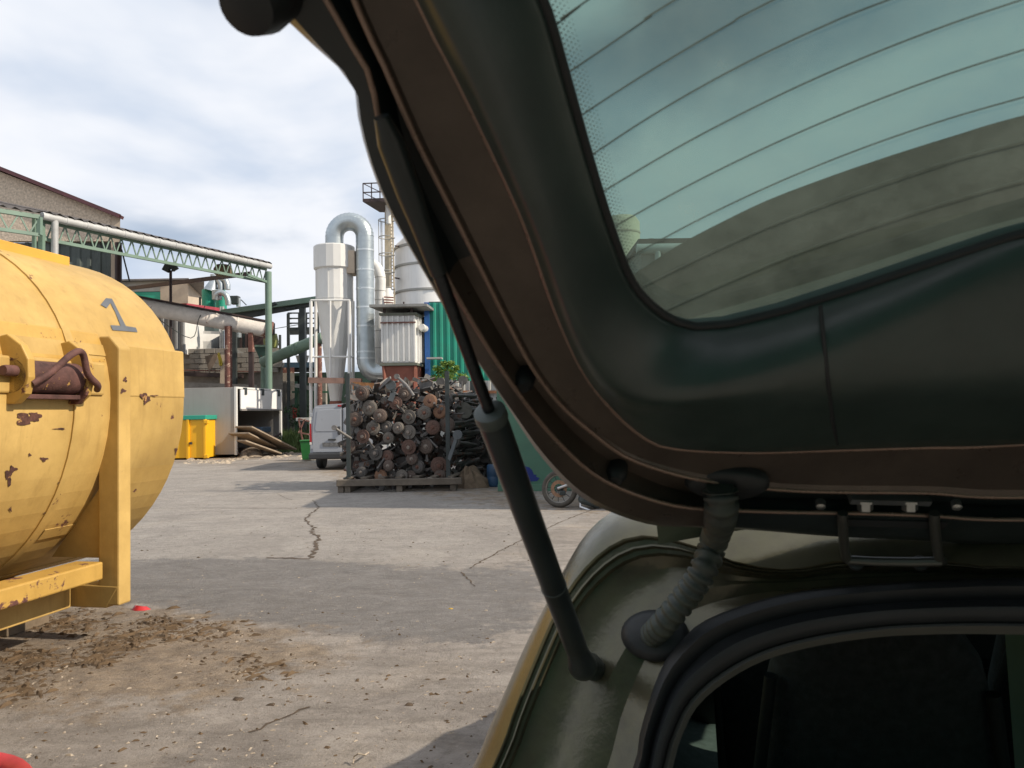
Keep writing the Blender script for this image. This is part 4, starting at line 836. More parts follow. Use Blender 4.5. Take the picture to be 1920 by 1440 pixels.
wq = blockpx(383, 411, 603, 42.2, 0.1, mat('old_pane', (0.16, 0.21, 0.20), 0.3, var=0.2), shed, 'window', 622)
MB().bar(P(382, 623, 42.1), P(412, 624, 42.1), 0.08, 0.14).build('window_sill', whit, shed)
blockpx(381, 396, 640, 42.0, 0.3, whit, shed, 'wall_box', 660)
for x in (414, 418): MB().tube([P(x, 575, 42), P(x, 665, 42)], 0.07, 8).build('riser_pipe', pvc, shed, 40)
blockwall = thing('block_wall', 'stained concrete block wall below the white shed', 'wall', P(420, 850, 41).xy.to_3d())
blockpx(300, 530, 664, 41.3, 1.0, concr, blockwall, 'wall_core')
zt = P(420, 660, 41).z; wx0, wx1 = P(345, 700, 41).x, P(527, 700, 41).x; proto = None
nb = 0; zrow = P(420, 700, 41).z
hrow = 0.27; j = 0; z = zrow
while z < zt - 0.05:
    x = wx0 + (0.28 if j % 2 else 0)
    while x < wx1 - 0.3:
        if proto is None:
            proto = MB().box((0, 0, 0), (0.535, 0.3, 0.25)).build('concrete_block', concr, blockwall, local=True, bevel=0.012); o = proto
        else:
            o = proto.copy(); COL.objects.link(o)
        o.location = V(x + 0.275, 41.15 + random.uniform(-0.02, 0.02), z + 0.135) - ORG[blockwall.name]
        x += 0.555
    z += hrow; j += 1
MB().bar(P(345, 701, 40.7), P(455, 705, 40.7), 0.3, 0.22).build('ledge_beam', brn, blockwall)
MB().bar(P(345, 694, 40.8), P(490, 697, 40.8), 0.06, 0.06).build('pipe_rail', rustpipe, blockwall)
blockpx(345, 600, 726, 41.2, 2, dark, blockwall, 'lower_recess', 850) if False else None
MB().bar(P(336, 722, 39.5), P(480, 727, 39.5), 0.3, 0.3).build('ledge_beam', concr, blockwall)
for px, cl in ((418, (0.45, 0.38, 0.3)), (436, (0.40, 0.34, 0.28))):
    MB().hexa([P(px - 6, 728, 40.4), P(px + 6, 728, 40.4), P(px + 6, 728, 40.6), P(px - 6, 728, 40.6), P(px - 4, 665, 40.4), P(px + 4, 665, 40.4), P(px + 4, 665, 40.6), P(px - 4, 665, 40.6)]).build('concrete_pillar', beige, blockwall)
tp_ = [P(391, 664, 40.3), P(405, 663, 40.3), P(409, 663, 40.3), P(407, 697, 40.3), P(392, 700, 40.3)]
aw = MB().prism([P(384, 668, 40.2), P(408, 662, 40.2), P(407, 672, 40.2), P(392, 699, 40.2)], (0, 0.06, 0)).build('awning_sheet', mat('brown_tarp', (0.18, 0.14, 0.11), 0.9, var=0.3), None); tag(aw, 'brown sheet hung as an awning on the block wall', 'awning')
hs = MB().tube([Vector(p) for p in catmull([tuple(P(410, 662, 40)), tuple(P(413, 670, 39.9)), tuple(P(416, 682, 39.9)), tuple(P(413, 684, 39.9)), tuple(P(411, 672, 39.9)), tuple(P(409, 664, 39.9))], 6)], 0.05, 8).build('hose_loop', mat('yellow_hose', (0.5, 0.38, 0.03), 0.5), None, 60); tag(hs, 'yellow hose looped over the block wall', 'hose')
# white conveyor pipe and its supports
wp = thing('white_pipe', 'large white pipe sloping across behind the tank to the green post', 'pipe', P(430, 850, 36).xy.to_3d())
pA, pB = P(286, 578, 35), P(503, 619, 36.5)
pipe_m = mat('white_pipe_paint', (0.78, 0.73, 0.68), 0.45, var=0.1, scale=1.2, rust=0.32, rcol=(0.22, 0.13, 0.09), rscale=1.6, dirt=0.25)
pd = (pB - pA)
main = MB().tube([pA - pd * 0.3, pB], 0.37, 24).build('pipe_shell', pipe_m, wp, 40)
for t_ in (0.46, 0.53, 0.60, 0.72): MB().tube([pA + pd * t_, pA + pd * (t_ + 0.012)], 0.39, 24).build('pipe_band', pipe_m, wp, 40)
MB().bar(pA - pd * 0.3 + V(0, 0, 0.4), pB + V(0, 0, 0.4), 0.5, 0.07).build('pipe_lid', brn, wp)
sp1 = P(428, 612, 35.6); MB().tube([sp1, sp1.xy.to_3d()], 0.17, 14).build('support_pipe', rustpipe, wp, 40)
sp2 = P(471, 620, 36.2); MB().bar(sp2, V(sp2.x, sp2.y, P(471, 660, 36.2).z), 0.3, 0.2).build('support_post', rustpipe, wp)
MB().bar(P(471, 660, 36.2), P(471, 730, 36.2).xy.to_3d(), 0.2).build('support_post', brn, wp)
MB().lathe([(0.42, -0.15), (0.45, 0), (0.42, 0.2)], 20, m=Matrix.Translation(pB) @ pd.to_track_quat('Z', 'Y').to_matrix().to_4x4()).build('end_flange', rustpipe, wp, 40)
# dark machinery bay behind: brown panels, hopper
bay = thing('machine_bay', 'dark machinery bay with brown panels under the white pipe', 'machinery', P(465, 850, 42).xy.to_3d())
blockpx(424, 500, 612, 43.5, 3, dark, bay, 'back_panel', 700)
blockpx(473, 496, 617, 42, 0.3, mat('brown_panel', (0.055, 0.03, 0.028), 0.6, var=0.3), bay, 'brown_panel', 655); blockpx(450, 470, 622, 42.3, 0.3, dkst, bay, 'frame_panel', 660)
for x in (452, 462, 470): MB().bar(P(x, 612, 41.8), P(x, 668, 41.8), 0.12).build('frame_post', brn, bay)
cyl_px(436, 612, 631, 8, 8, 41.9, tealp, bay, 'drum_can'); cyl_px(447, 612, 633, 6, 6, 41.7, galv, bay, 'drum_can')
MB().prism([P(424, 645, 41), P(470, 668, 41), P(470, 672, 41), P(424, 660, 41)], (0, 0.2, 0)).build('chute_sheet', greyw, bay)
blockpx(424, 505, 700, 43, 3, dark, bay, 'base_panel')
hop = thing('green_hopper', 'small dark green funnel hopper beside the sage post', 'hopper', P(493, 850, 38).xy.to_3d())
a = 38 / FPX
MB().hexa([P(488, 676, 38), P(499, 676, 38), P(499, 676, 38.3), P(488, 676, 38.3), P(477, 651, 38), P(506, 651, 38), P(506, 651, 38.7), P(477, 651, 38.7)]).build('funnel', mat('hopper_green', (0.04, 0.10, 0.075), 0.5, var=0.2, rust=0.3), hop)
MB().bar(P(476, 649, 38), P(507, 649, 38), 0.3, 0.1).build('rim', sage, hop)
MB().lathe([(0.32, P(508, 652, 38.8).z), (0.38, P(508, 640, 38.8).z), (0.3, P(508, 626, 38.8).z)], 16, at=(P(508, 640, 38.8).x, 38.8, 0)).build('motor_can', mat('olive_paint', (0.2, 0.22, 0.06), 0.5), hop, 40)
MB().tube([P(493, 676, 38.2), P(493, 676, 38.2).xy.to_3d()], 0.12, 12).build('drop_pipe', sage, hop, 40)
MB().box(P(504, 612, 38.4), (0.4, 0.4, 0.5)).build('gear_motor', rustpipe, hop, bevel=0.05); MB().tube([P(511, 606, 38.4), P(511, 628, 38.4)], 0.12, 10).build('chain_guard', brn, hop, 40)
# green trough conveyor, inclined auger, steel tower
tc_ = thing('trough_conveyor', 'long green trough conveyor rising to the grey cyclone', 'conveyor', P(500, 850, 40).xy.to_3d())
MB().bar(P(418, 586, 40), P(596, 561, 38), 0.35, 0.26).build('trough', sage, tc_); MB().bar(P(424, 597, 40.2), P(590, 567, 38.2), 0.25, 0.34).build('trough_side', dkst, tc_)
MB().bar(P(567, 570, 38.5), P(567, 570, 38.5).xy.to_3d(), 0.28).build('column', dkst, tc_); MB().bar(P(440, 595, 40.4), P(440, 595, 40.4).xy.to_3d(), 0.2).build('column', dkst, tc_)
MB().box(P(512, 571, 38), (0.35, 0.25, 0.14), Matrix.Rotation(-0.4, 3, 'Y')).build('floodlight', dkst, tc_, bevel=0.02)
MB().bar(P(537, 578, 38.4), P(553, 577, 38.4), 0.05).build('cable_arm', dkst, tc_)
au = thing('inclined_auger', 'sage green auger tube sloping up to the grey cyclone legs', 'auger', P(540, 850, 36).xy.to_3d())
q0, q1 = P(494, 679, 37.4), P(608, 632, 35.5)
MB().tube([q0, q1], 0.27, 18).build('auger_tube', sage, au, 40)
for t_ in (0.5, 0.56, 0.6): MB().tube([q0.lerp(q1, t_), q0.lerp(q1, t_ + 0.02)], 0.29, 18).build('auger_band', sage, au, 40)
q2 = P(598, 640, 35.6); MB().tube([q2, q2.xy.to_3d()], 0.13, 12).build('support_pipe', rustpipe, au, 40)
st = thing('steel_tower', 'dark steel access tower with railed platform and ladder', 'tower', P(568, 850, 41).xy.to_3d())
for x in (540.5, 596): MB().bar(P(x, 588, 41), P(x, 690, 41).xy.to_3d(), 0.14).build('tower_leg', dkst, st)
for y_ in (587, 597, 606): MB().bar(P(540, y_, 41), P(597, y_, 41), 0.07).build('guard_rail', dkst, st)
for y_ in (587, 597, 606): MB().bar(P(540, y_, 41), P(546, y_ + 1, 43.5), 0.06).build('guard_rail', dkst, st)
for x in (560, 575): MB().bar(P(x, 587, 41), P(x, 615, 41), 0.06).build('guard_post', dkst, st)
blockpx(540, 598, 614, 41, 2.2, dkst, st, 'platform', 620)
for x in (561, 574): MB().bar(P(x, 620, 40.9), P(x, 668, 40.9), 0.06).build('ladder_rail', dkst, st)
for k in range(8): MB().bar(P(561, 624 + k * 6, 40.9), P(574, 624 + k * 6, 40.9), 0.05).build('ladder_rung', dkst, st)
pl = thing('utility_pole', 'distant thin pole with short crossarm against the sky', 'pole', P(525, 850, 60).xy.to_3d())
MB().bar(P(525, 628, 60), P(525, 628, 60).xy.to_3d(), 0.16).build('pole', dkst, pl); MB().bar(P(517, 645, 60), P(526, 646, 60), 0.2).build('crossarm', dkst, pl)
bk = thing('blue_bucket', 'grey galvanised tub standing on the blue steelwork', 'tub', P(567, 850, 40).xy.to_3d())
k40 = 40 / FPX; MB().lathe([(9 * k40, P(567, 679, 40).z), (12.5 * k40, P(567, 667, 40).z)], 16, at=(P(567, 670, 40).x, 40, 0)).build('tub', greyw, bk, 40)
MB().lathe([(6 * k40, 0.0), (6 * k40, P(567, 679, 40).z)], 12, at=(P(567, 670, 40).x, 40, 0)).build('pedestal', darkgreen, bk, 40)
# low sheds and dark recess behind the yard
rec = thing('low_shed', 'low dark shed full of green shelving behind the van', 'shed', P(560, 850, 43).xy.to_3d())
blockpx(500, 960, 700, 45, 4, darkgreen, rec, 'back_wall')
blockpx(498, 552, 700, 42.2, 3, concr, rec, 'concrete_slab', 716); blockpx(498, 552, 690, 42.4, 3, rustpipe, rec, 'rusty_edge', 700)
blockpx(521, 604, 680, 42.8, 2, mat('blue_steel', (0.05, 0.10, 0.15), 0.5), rec, 'blue_beam', 690); blockpx(521, 604, 692, 43, 1, dkst, rec, 'dark_beam', 697)
for x in (533, 548, 606): MB().bar(P(x, 715, 42), P(x, 715, 42).xy.to_3d(), 0.35).build('pillar', concr, rec)
for x, y_ in ((555, 745), (570, 742), (590, 745)): MB().bar(P(x, y_ - 30, 41.5), P(x, y_ - 30, 41.5).xy.to_3d(), 0.12).build('green_post', mat('mid_green', (0.04, 0.12, 0.07), 0.6), rec)
for y_ in (735, 760, 785): MB().bar(P(548, y_, 41.6), P(640, y_, 41.6), 0.1).build('shelf_rail', MATS['mid_green'], rec)
blockpx(549, 557, 765, 40, 0.1, redp, rec, 'red_panel', 784)
MB().bar(P(556, 723, 41), P(600, 731, 41), 0.6, 0.2).build('light_panel', greyw, rec)
# white box body lying open, debris, yellow bin, green bin
box = thing('box_body', 'white truck box body open along its side on the ground', 'box body', P(443, 857, 30).xy.to_3d())
bx = P(443, 857, 30); bx.z = 0; bw_ = 2.45; bl = 4.5; bh = P(443, 726, 30).z; ux = V(1, -0.02, 0).normalized(); uy = V(0.092, 1, 0).normalized()
def bp3(i, j, k): return bx + ux * i + uy * j + V(0, 0, k)
greyb = mat('box_white_shaded', (0.31, 0.295, 0.28), 0.6, var=0.08, scale=0.8, rust=0.22, rcol=(0.14, 0.09, 0.06), rscale=1.4, streak=0.3, dcol=(0.23, 0.19, 0.15))  # white box walls greyed in the paint to stand for shade; rust is wear
def slab(name, i0, i1, j0, j1, k0, k1, m, par=box, bv=0.01):
    return MB().hexa([bp3(i0, j0, k0), bp3(i1, j0, k0), bp3(i1, j1, k0), bp3(i0, j1, k0), bp3(i0, j0, k1), bp3(i1, j0, k1), bp3(i1, j1, k1), bp3(i0, j1, k1)]).build(name, m, par, bevel=bv)
slab('end_wall', -bw_, 0, 0, 0.06, 0.12, bh, greyb); slab('far_wall', -bw_, 0, bl - 0.06, bl, 0.12, bh, greyb); slab('back_wall', -bw_, -bw_ + 0.06, 0.06, bl - 0.06, 0.12, bh, mat('tan_lining', (0.42, 0.35, 0.29), 0.7, var=0.1, scale=0.6))
slab('roof', -bw_, 0.0, 0.06, bl - 0.06, bh - 0.06, bh, whit); slab('floor', -bw_, 0, 0.06, bl - 0.06, 0.10, 0.2, brn)
slab('edge_frame', -0.06, 0.035, -0.035, 0.07, 0.1, bh + 0.02, whit); slab('edge_frame', -0.06, 0.035, bl - 0.12, bl + 0.02, 0.1, bh + 0.02, whit); slab('edge_frame', -0.02, 0.03, 0.08, bl - 0.13, bh - 0.06, bh + 0.021, whit)
fl = slab('side_flap', 0.035, 0.09, 0.25, bl - 0.15, bh - 0.85, bh - 0.08, mat('flap_white', (0.80, 0.80, 0.80), 0.5, var=0.03))
slab('flap_lip', 0.03, 0.13, 0.25, bl - 0.15, bh - 0.92, bh - 0.86, greyb)
for j in (0.55, 2.2, 3.9): slab('flap_hinge', 0.03, 0.13, j, j + 0.18, bh - 0.28, bh + 0.0, dkst, fl)
for k in (1.25, 0.55): slab('lining_rail', -bw_ + 0.06, -bw_ + 0.10, 0.1, bl - 0.1, k, k + 0.08, mat('dark_wood', (0.13, 0.08, 0.055), 0.7))
MB().bar(bp3(-1.2, 1.8, bh - 0.95), bp3(-1.15, 1.9, bh - 1.6), 0.03, 0.1).build('hanging_strap', beige, box)
timb = mat('weathered_board', (0.30, 0.24, 0.18), 0.9, var=0.3, scale=3, bump=0.3, bscale=20, dirt=0.3)
boards = [((446, 800, 29.9), (531, 842, 32.0), 1.5, 'long warped board sliding out of the open box body'), ((447, 812, 29.6), (500, 838, 31.5), 0.9, 'short pale board leaning under the warped one'), ((452, 826, 29.4), (520, 850, 31), 0.5, 'narrow plank on the rubble in front of the box body')]
for (a, b2, w, lab) in boards:
    o = MB().bar(P(*a), P(*b2), w, 0.06).build('loose_board', timb, None, bevel=0.01); tag(o, lab, 'board', 'boards tipped out of the box body')
o = MB().bar(P(505, 824, 31.5), P(526, 813, 33), 0.08).build('steel_bar', brn, None); tag(o, 'dark bar leaning at the right edge of the box body', 'bar')
o = MB().box(P(466, 806, 32), (1.5, 1.2, 0.22)).build('navy_board', mat('navy_panel', (0.03, 0.06, 0.10), 0.5), None, bevel=0.02); tag(o, 'dark blue panel lying on the boards inside the box body', 'board')
o = MB().lathe([(0.5, 0), (0.38, 0.22), (0.18, 0.36), (0.03, 0.4)], 14, at=P(470, 851, 30.5).xy.to_3d()).build('rubble_heap', mat('rubble', (0.22, 0.18, 0.14), 0.95, var=0.5, scale=6, bump=0.8, bscale=12, bdist=0.1), None, 60); o.scale = (1, 1, 1); tag(o, 'low heap of grey rubble under the tipped boards', 'heap')
yb = thing('yellow_bin', 'bright yellow skip with teal rim in front of the white box body', 'skip', P(365, 861, 29).xy.to_3d())
brty = mat('bright_yellow', (0.80, 0.42, 0.01), 0.45, var=0.05, scale=1)
q0 = P(300, 861, 29); q1 = P(384, 859, 29); zt = P(384, 786, 29).z
MB().hexa([V(q0.x, 29, 0.06), V(q1.x, 29, 0.06), V(q1.x, 30.6, 0.06), V(q0.x, 30.6, 0.06), V(q0.x, 29, zt), V(q1.x, 29, zt), V(q1.x, 30.6, zt), V(q0.x, 30.6, zt)]).build('skip_body', brty, yb, bevel=0.02)
MB().box((0.5 * (q0.x + q1.x), 29.8, zt + 0.07), (q1.x - q0.x + 0.14, 1.75, 0.16)).build('teal_rim', tealp, yb, bevel=0.02)
for x in (q1.x + 0.02, q1.x - 0.62, q1.x - 1.3): MB().box((x, 28.98, zt / 2 + 0.02), (0.1, 0.1, zt - 0.03)).build('rib', brty, yb, bevel=0.015)
for z_ in (0.12, zt - 0.1): MB().box((q1.x + 0.08, 28.97, z_), (0.16, 0.16, 0.14)).build('corner_casting', brty, yb, bevel=0.02)
MB().box((q1.x - 0.5, 28.94, 0.62), (0.09, 0.06, 0.09)).build('lock', dkst, yb)
gb_ = thing('green_bin', 'small green wheeled bin beside the white van', 'bin', P(574, 852, 27).xy.to_3d())
q = P(574, 852, 27); MB().hexa([V(q.x - 0.14, 27, 0.03), V(q.x + 0.16, 27, 0.03), V(q.x + 0.16, 27.4, 0.03), V(q.x - 0.14, 27.4, 0.03), V(q.x - 0.2, 26.95, 0.66), V(q.x + 0.2, 26.95, 0.66), V(q.x + 0.2, 27.45, 0.66), V(q.x - 0.2, 27.45, 0.66)]).build('bin_body', mat('bin_green', (0.02, 0.16, 0.03), 0.45), gb_, bevel=0.02)
MB().box((q.x, 27.2, 0.70), (0.44, 0.54, 0.06)).build('bin_lid', MATS['bin_green'], gb_, bevel=0.02)
# wires
for i, (pts, lab) in enumerate([([(228, 468, 36), (236, 500, 36), (243, 528, 36)], 'black cable dropping from the canopy girder beside the hall'), ([(250, 560, 34), (300, 600, 34), (358, 634, 34.5), (372, 600, 35), (384, 574, 36)], 'thin cable sagging below the white pipe'), ([(504, 618, 37), (540, 612, 38), (570, 607, 40)], 'thin cable running right from the green post')]):
    o = MB().tube([Vector(p) for p in catmull([tuple(P(*p)) for p in pts], 4)], 0.035 if i == 0 else 0.02, 6).build('cable', dkst, None, 60); tag(o, lab, 'cable')
# ------------------------------------------------------------------ centre: grey cyclone, ducts, filter house, silo
cyw = mat('cyclone_white', (0.68, 0.68, 0.66), 0.42, var=0.06, scale=0.5, streak=0.25, dcol=(0.45, 0.44, 0.42), bump=0.03)
cyD = 32.0; kc = cyD / FPX
cy_ = thing('grey_cyclone', 'tall pale grey cyclone separator on a white pipe frame', 'cyclone', P(628, 850, cyD).xy.to_3d())
cc = P(628, 600, cyD); cx0 = cc.x
def zpx(py, px=628, y=cyD): return P(px, py, y).z
def ring_l(prof, name, m, parent, seg=28, x=None, y=cyD, sm=30):
    return MB().lathe([(r * y / FPX, zpx(py, 628, y)) for r, py in prof], seg, at=(cx0 if x is None else x, y, 0)).build(name, m, parent, sm)
ring_l([(5, 460), (37, 463), (38.5, 465), (38.5, 505), (35, 508)], 'head_ring', cyw, cy_, 18, sm=15)
ring_l([(34.5, 507), (34.5, 562), (33, 566)], 'barrel', cyw, cy_, 18, sm=15)
ring_l([(34, 563), (10, 755)], 'cone', cyw, cy_, 18, sm=15); ring_l([(11, 752), (12, 762)], 'outlet', rustp, cy_, 18)
MB().box(P(661, 494, cyD - 0.1), (0.34, 0.8, 0.95)).build('inlet_box', beige, cy_, bevel=0.02)
for k in range(6):
    a = 2 * math.pi * k / 6 + 0.4; xs = cx0 + 34.6 * kc * math.cos(a); ys = cyD + 34.6 * kc * math.sin(a)
    MB().bar((xs, ys, zpx(507)), (xs, ys, zpx(563)), 0.03).build('seam_strip', cyw, cy_)
legs = [(583, 31.2), (655, 31.2), (592, 33.4), (662, 33.4)]; frm = cyw
for i, (x, y) in enumerate(legs):
    MB().tube([P(x, 565, y), P(x, 850, y).xy.to_3d()], 0.07, 12).build('frame_leg', frm, cy_, 40)
for py in (563, 669): 
    q = [P(x, py, y) for x, y in (legs[0], legs[1], legs[3], legs[2])]
    for a, b_ in zip(q, q[1:] + q[:1]): MB().tube([a, b_], 0.04, 10).build('frame_rail', frm, cy_, 40)
MB().tube([P(619, 564, 31.1), P(619, 715, 31.1)], 0.045, 10).build('frame_rail', frm, cy_, 40)
MB().bar(P(579, 713, 31), P(645, 714, 31), 0.25, 0.22).build('rusty_beam', mat('faded_rust', (0.40, 0.24, 0.18), 0.8, var=0.25, scale=3), cy_)
MB().bar(P(651, 715, 30.8), P(678, 716, 30.8), 0.28, 0.26).build('rusty_beam', MATS['faded_rust'], cy_)
MB().bar(P(662, 723, 30.6), P(712, 726, 30.6), 0.2, 0.3).build('orange_beam', mat('orange_beam', (0.42, 0.19, 0.07), 0.7, var=0.4, scale=5), cy_)
# silver gooseneck duct
dc = thing('gooseneck_duct', 'silver galvanised gooseneck duct looping over the grey cyclone', 'duct', P(685, 850, 31.6).xy.to_3d())
yD = 31.6; kd = yD / FPX; rd = 16.8 * kd
path = [(627, 468), (627, 447)]
for i in range(0, 19): a = math.pi - math.pi * i / 18; path.append((655.5 + 28.5 * math.cos(a), 444 - 28.5 * math.sin(a)))
elb = [P(x, y, yD) for x, y in path]
MB().tube(elb, rd, 28).build('elbow', galv, dc, 12)
for i in range(2, len(elb), 1): 
    d_ = (elb[min(i + 1, len(elb) - 1)] - elb[i - 1]).normalized(); MB().tube([elb[i] - d_ * 0.012, elb[i] + d_ * 0.012], rd * 1.018, 28).build('gore_seam', galv, dc, 40)
down = [P(684 + (y - 444) * 0.009, y, yD) for y in (444, 470, 507, 542, 577, 612, 636, 660, 672)]
MB().tube(down, rd, 28).build('down_pipe', galv, dc, 40)
for y in (453, 470, 487, 507, 524, 542, 560, 577, 590, 598, 606, 612, 620, 628, 636, 650, 660, 672):
    q = P(684 + (y - 444) * 0.009, y, yD); big = y in (470, 507, 542, 577, 612, 660, 672)
    MB().tube([q + V(0, 0, 0.035 if big else 0.015), q - V(0, 0, 0.035 if big else 0.015)], rd * (1.035 if big else 1.015), 28).build('band', mat('bright_band', (0.62, 0.66, 0.67), 0.3, 0.7, var=0.1) if big else galv, dc, 40)
low = [P(686, 672, yD)] + [P(686 + 22 - 22 * math.cos(a), 674 + 26 * math.sin(a), yD) for a in [math.pi / 2 * i / 8 for i in range(1, 9)]] + [P(722, 700, yD)]
MB().tube(low, rd, 28).build('lower_elbow', galv, dc, 12)
for i in range(1, len(low) - 1):
    d_ = (low[i + 1] - low[i - 1]).normalized(); MB().tube([low[i] - d_ * 0.012, low[i] + d_ * 0.012], rd * 1.02, 28).build('gore_seam', galv, dc, 40)
MB().bar(P(700, 712, yD), P(700, 850, yD).xy.to_3d(), 0.16).build('duct_stand', brn, dc)
# white duct behind
wd = thing('white_duct', 'white painted duct bending behind the silver gooseneck', 'duct', P(712, 850, 33).xy.to_3d())
MB().tube([Vector(p) for p in catmull([tuple(P(684, 497, 33.4)), tuple(P(696, 495, 33.3)), tuple(P(707, 503, 33.2)), tuple(P(713, 520, 33)), tuple(P(713, 545, 33)), tuple(P(713, 600, 33)), tuple(P(713, 720, 33))], 5)], 10 * 33 / FPX, 20).build('duct_tube', whit, wd, 40)
for y in (520, 545, 562, 620, 652): MB().tube([P(713, y, 33), P(713, y + 1.2, 33)], 10.5 * 33 / FPX, 20).build('band', greyw, wd, 40)
MB().lathe([(6 * 33 / FPX, P(727, 541, 33.5).z), (11 * 33 / FPX, P(727, 552, 33.5).z), (12 * 33 / FPX, P(727, 566, 33.5).z), (12 * 33 / FPX, P(727, 585, 33.5).z)], 18, at=(P(727, 560, 33.5).x, 33.5, 0)).build('side_drum', whit, wd, 40)
for y in (557, 562, 567): MB().bar(P(720, y, 32.8), P(738, y + 1, 32.8), 0.05).build('pipe_rail', rustp, wd)
# filter house on rust-red hopper
fh = thing('filter_house', 'white ribbed filter house on a rust red hopper', 'filter', P(757, 850, 30).xy.to_3d())
fy = 30.0; f0, f1 = P(717, 680, fy), P(778, 680, fy); zt = P(750, 590, fy).z; zb = P(750, 680, fy).z; fdep = 2.6
off = V(0.28, fdep, 0)
def fbox(name, x0, x1, z0, z1, m, dy=0.0, grow=0.0, bv=0.01):
    a = V(x0 - grow, fy - dy, z0); b_ = V(x1 + grow, fy - dy, z0); h = V(0, 0, z1 - z0)
    return MB().hexa([a, b_, b_ + off, a + off, a + h, b_ + h, b_ + h + off, a + off + h]).build(name, m, fh, bevel=bv)
fbox('casing', f0.x, f1.x, zb, zt, whit)
for i in range(7): x = f0.x + (f1.x - f0.x) * i / 6; MB().box((x, fy - 0.03, (zb + zt) / 2), (0.06, 0.08, zt - zb - 0.1)).build('rib', whit, fh)
for i in range(1, 6): q = V(f1.x + 0.03, fy, 0) + off * (i / 6); MB().box((q.x, q.y, (zb + zt) / 2), (0.1, 0.06, zt - zb - 0.1)).build('rib', whit, fh)
MB().box(((f0.x + f1.x) / 2, fy - 0.05, P(750, 605, fy).z), (f1.x - f0.x + 0.1, 0.1, 0.05)).build('girth_rail', rustpipe, fh)
for z_ in (zt + 0.03, zb - 0.06): fbox('flange', f0.x, f1.x, z_ - 0.06, z_ + 0.04, mat('flange_green', (0.13, 0.14, 0.11), 0.6, var=0.3, rust=0.4), 0.1, 0.1)
for i in range(1, 5): q = V(f1.x + 0.2, fy, 0) + off * (i / 5); MB().lathe([(0.12, -0.3), (0.16, 0), (0.12, 0.3)], 10, m=Matrix.Translation(V(q.x, q.y, P(790, 612, fy).z)) @ Matrix.Rotation(math.pi / 2, 4, 'X')).build('valve', whit, fh, 40)
cz0 = P(750, 578, fy).z
MB().hexa([V(f0.x - 0.4, fy - 0.5, cz0), V(f1.x + 0.55, fy - 0.5, cz0), V(f1.x + 0.8, fy + fdep, cz0), V(f0.x, fy + fdep, cz0), V(f0.x - 0.4, fy - 0.5, cz0 + 0.1), V(f1.x + 0.55, fy - 0.5, cz0 + 0.1), V(f1.x + 0.8, fy + fdep, cz0 + 0.1), V(f0.x, fy + fdep, cz0 + 0.1)]).build('rain_roof', mat('roof_grey', (0.22, 0.22, 0.21), 0.7), fh)
for x, y in ((f0.x + 0.1, fy), (f1.x - 0.1, fy), (f1.x + 0.2, fy + 2.3), (f0.x + 0.9, fy + 1)): MB().bar((x, y, zt), (x, y, cz0 + 0.02), 0.09).build('roof_post', brn, fh)
zr = P(750, 571, fy).z
MB().bar(P(735, 571, fy), P(757, 575, fy), 0.05).build('top_rail', rustpipe, fh); MB().bar(P(757, 575, fy), P(802, 570, fy + 1), 0.05).build('top_rail', brn, fh); MB().bar(P(757, 566, fy), P(757, 580, fy), 0.06).build('top_rail', brn, fh)
hz = zb - 0.12
MB().hexa([V(f0.x + 0.3, fy + 0.3, 0), V(f1.x - 0.2, fy + 0.3, 0), V(f1.x, fy + fdep, 0), V(f0.x + 0.5, fy + fdep, 0), V(f0.x + 0.02, fy + 0.02, hz), V(f1.x + 0.02, fy + 0.02, hz), V(f1.x + 0.02 + off.x, fy + fdep, hz), V(f0.x + off.x, fy + fdep, hz)]).build('hopper', rustp, fh, bevel=0.02)
for x in (f0.x + 0.05, f1.x): MB().bar((x, fy - 0.01, hz), (x + (0.2 if x < f1.x else -0.1), fy + 0.2, 0), 0.1).build('hopper_edge', rustp, fh)
# silo with ladder and platform
si = thing('white_silo', 'large white banded silo behind the raised tailgate', 'silo', P(818, 850, 38).xy.to_3d())
sil = mat('silo_white', (0.80, 0.80, 0.79), 0.4, var=0.07, scale=0.5, streak=0.4, dcol=(0.46, 0.45, 0.43))
sx_, rs = P(812, 600, 38).x, 1.85
MB().lathe([(rs, P(812, 850, 38).z if False else 0), (rs, P(812, 468, 38).z), (rs * 0.97, P(812, 462, 38).z), (0.5, P(812, 415, 38).z)], 40, at=(sx_, 38, 0)).build('silo_shell', sil, si, 40)
for y in (505, 552, 470): MB().lathe([(rs + 0.01, P(812, y, 38).z - 0.06), (rs + 0.05, P(812, y, 38).z - 0.05), (rs + 0.05, P(812, y, 38).z + 0.05), (rs + 0.01, P(812, y, 38).z + 0.06)], 40, at=(sx_, 38, 0), cap=False).build('girth_band', greyw, si, 40)
lx = [P(733, 580, 36.4).x, P(740, 580, 36.4).x]
cream = mat('cream_paint', (0.55, 0.48, 0.36), 0.6, var=0.2, scale=3, rust=0.3)
for x in lx: MB().bar((x, 36.4, P(735, 585, 36.4).z), (x - 0.06, 36.4, P(735, 380, 36.4).z), 0.07).build('ladder_rail', cream, si)
for k in range(30): z_ = P(735, 582 - k * 6.5, 36.4).z; MB().bar((lx[0], 36.4, z_), (lx[1], 36.4, z_), 0.045).build('ladder_rung', cream, si)
for k in range(5):
    z_ = P(725, 413 + k * 32, 36).z; c0 = V((lx[0] + lx[1]) / 2 - 0.18, 36.0, z_)
    MB().tube([c0 + V(0.38 * math.cos(a), 0.38 * math.sin(a), 0) for a in [math.pi * (0.1 + 1.6 * i / 12) for i in range(13)]], 0.025, 6).build('cage_hoop', greyw, si, 40)
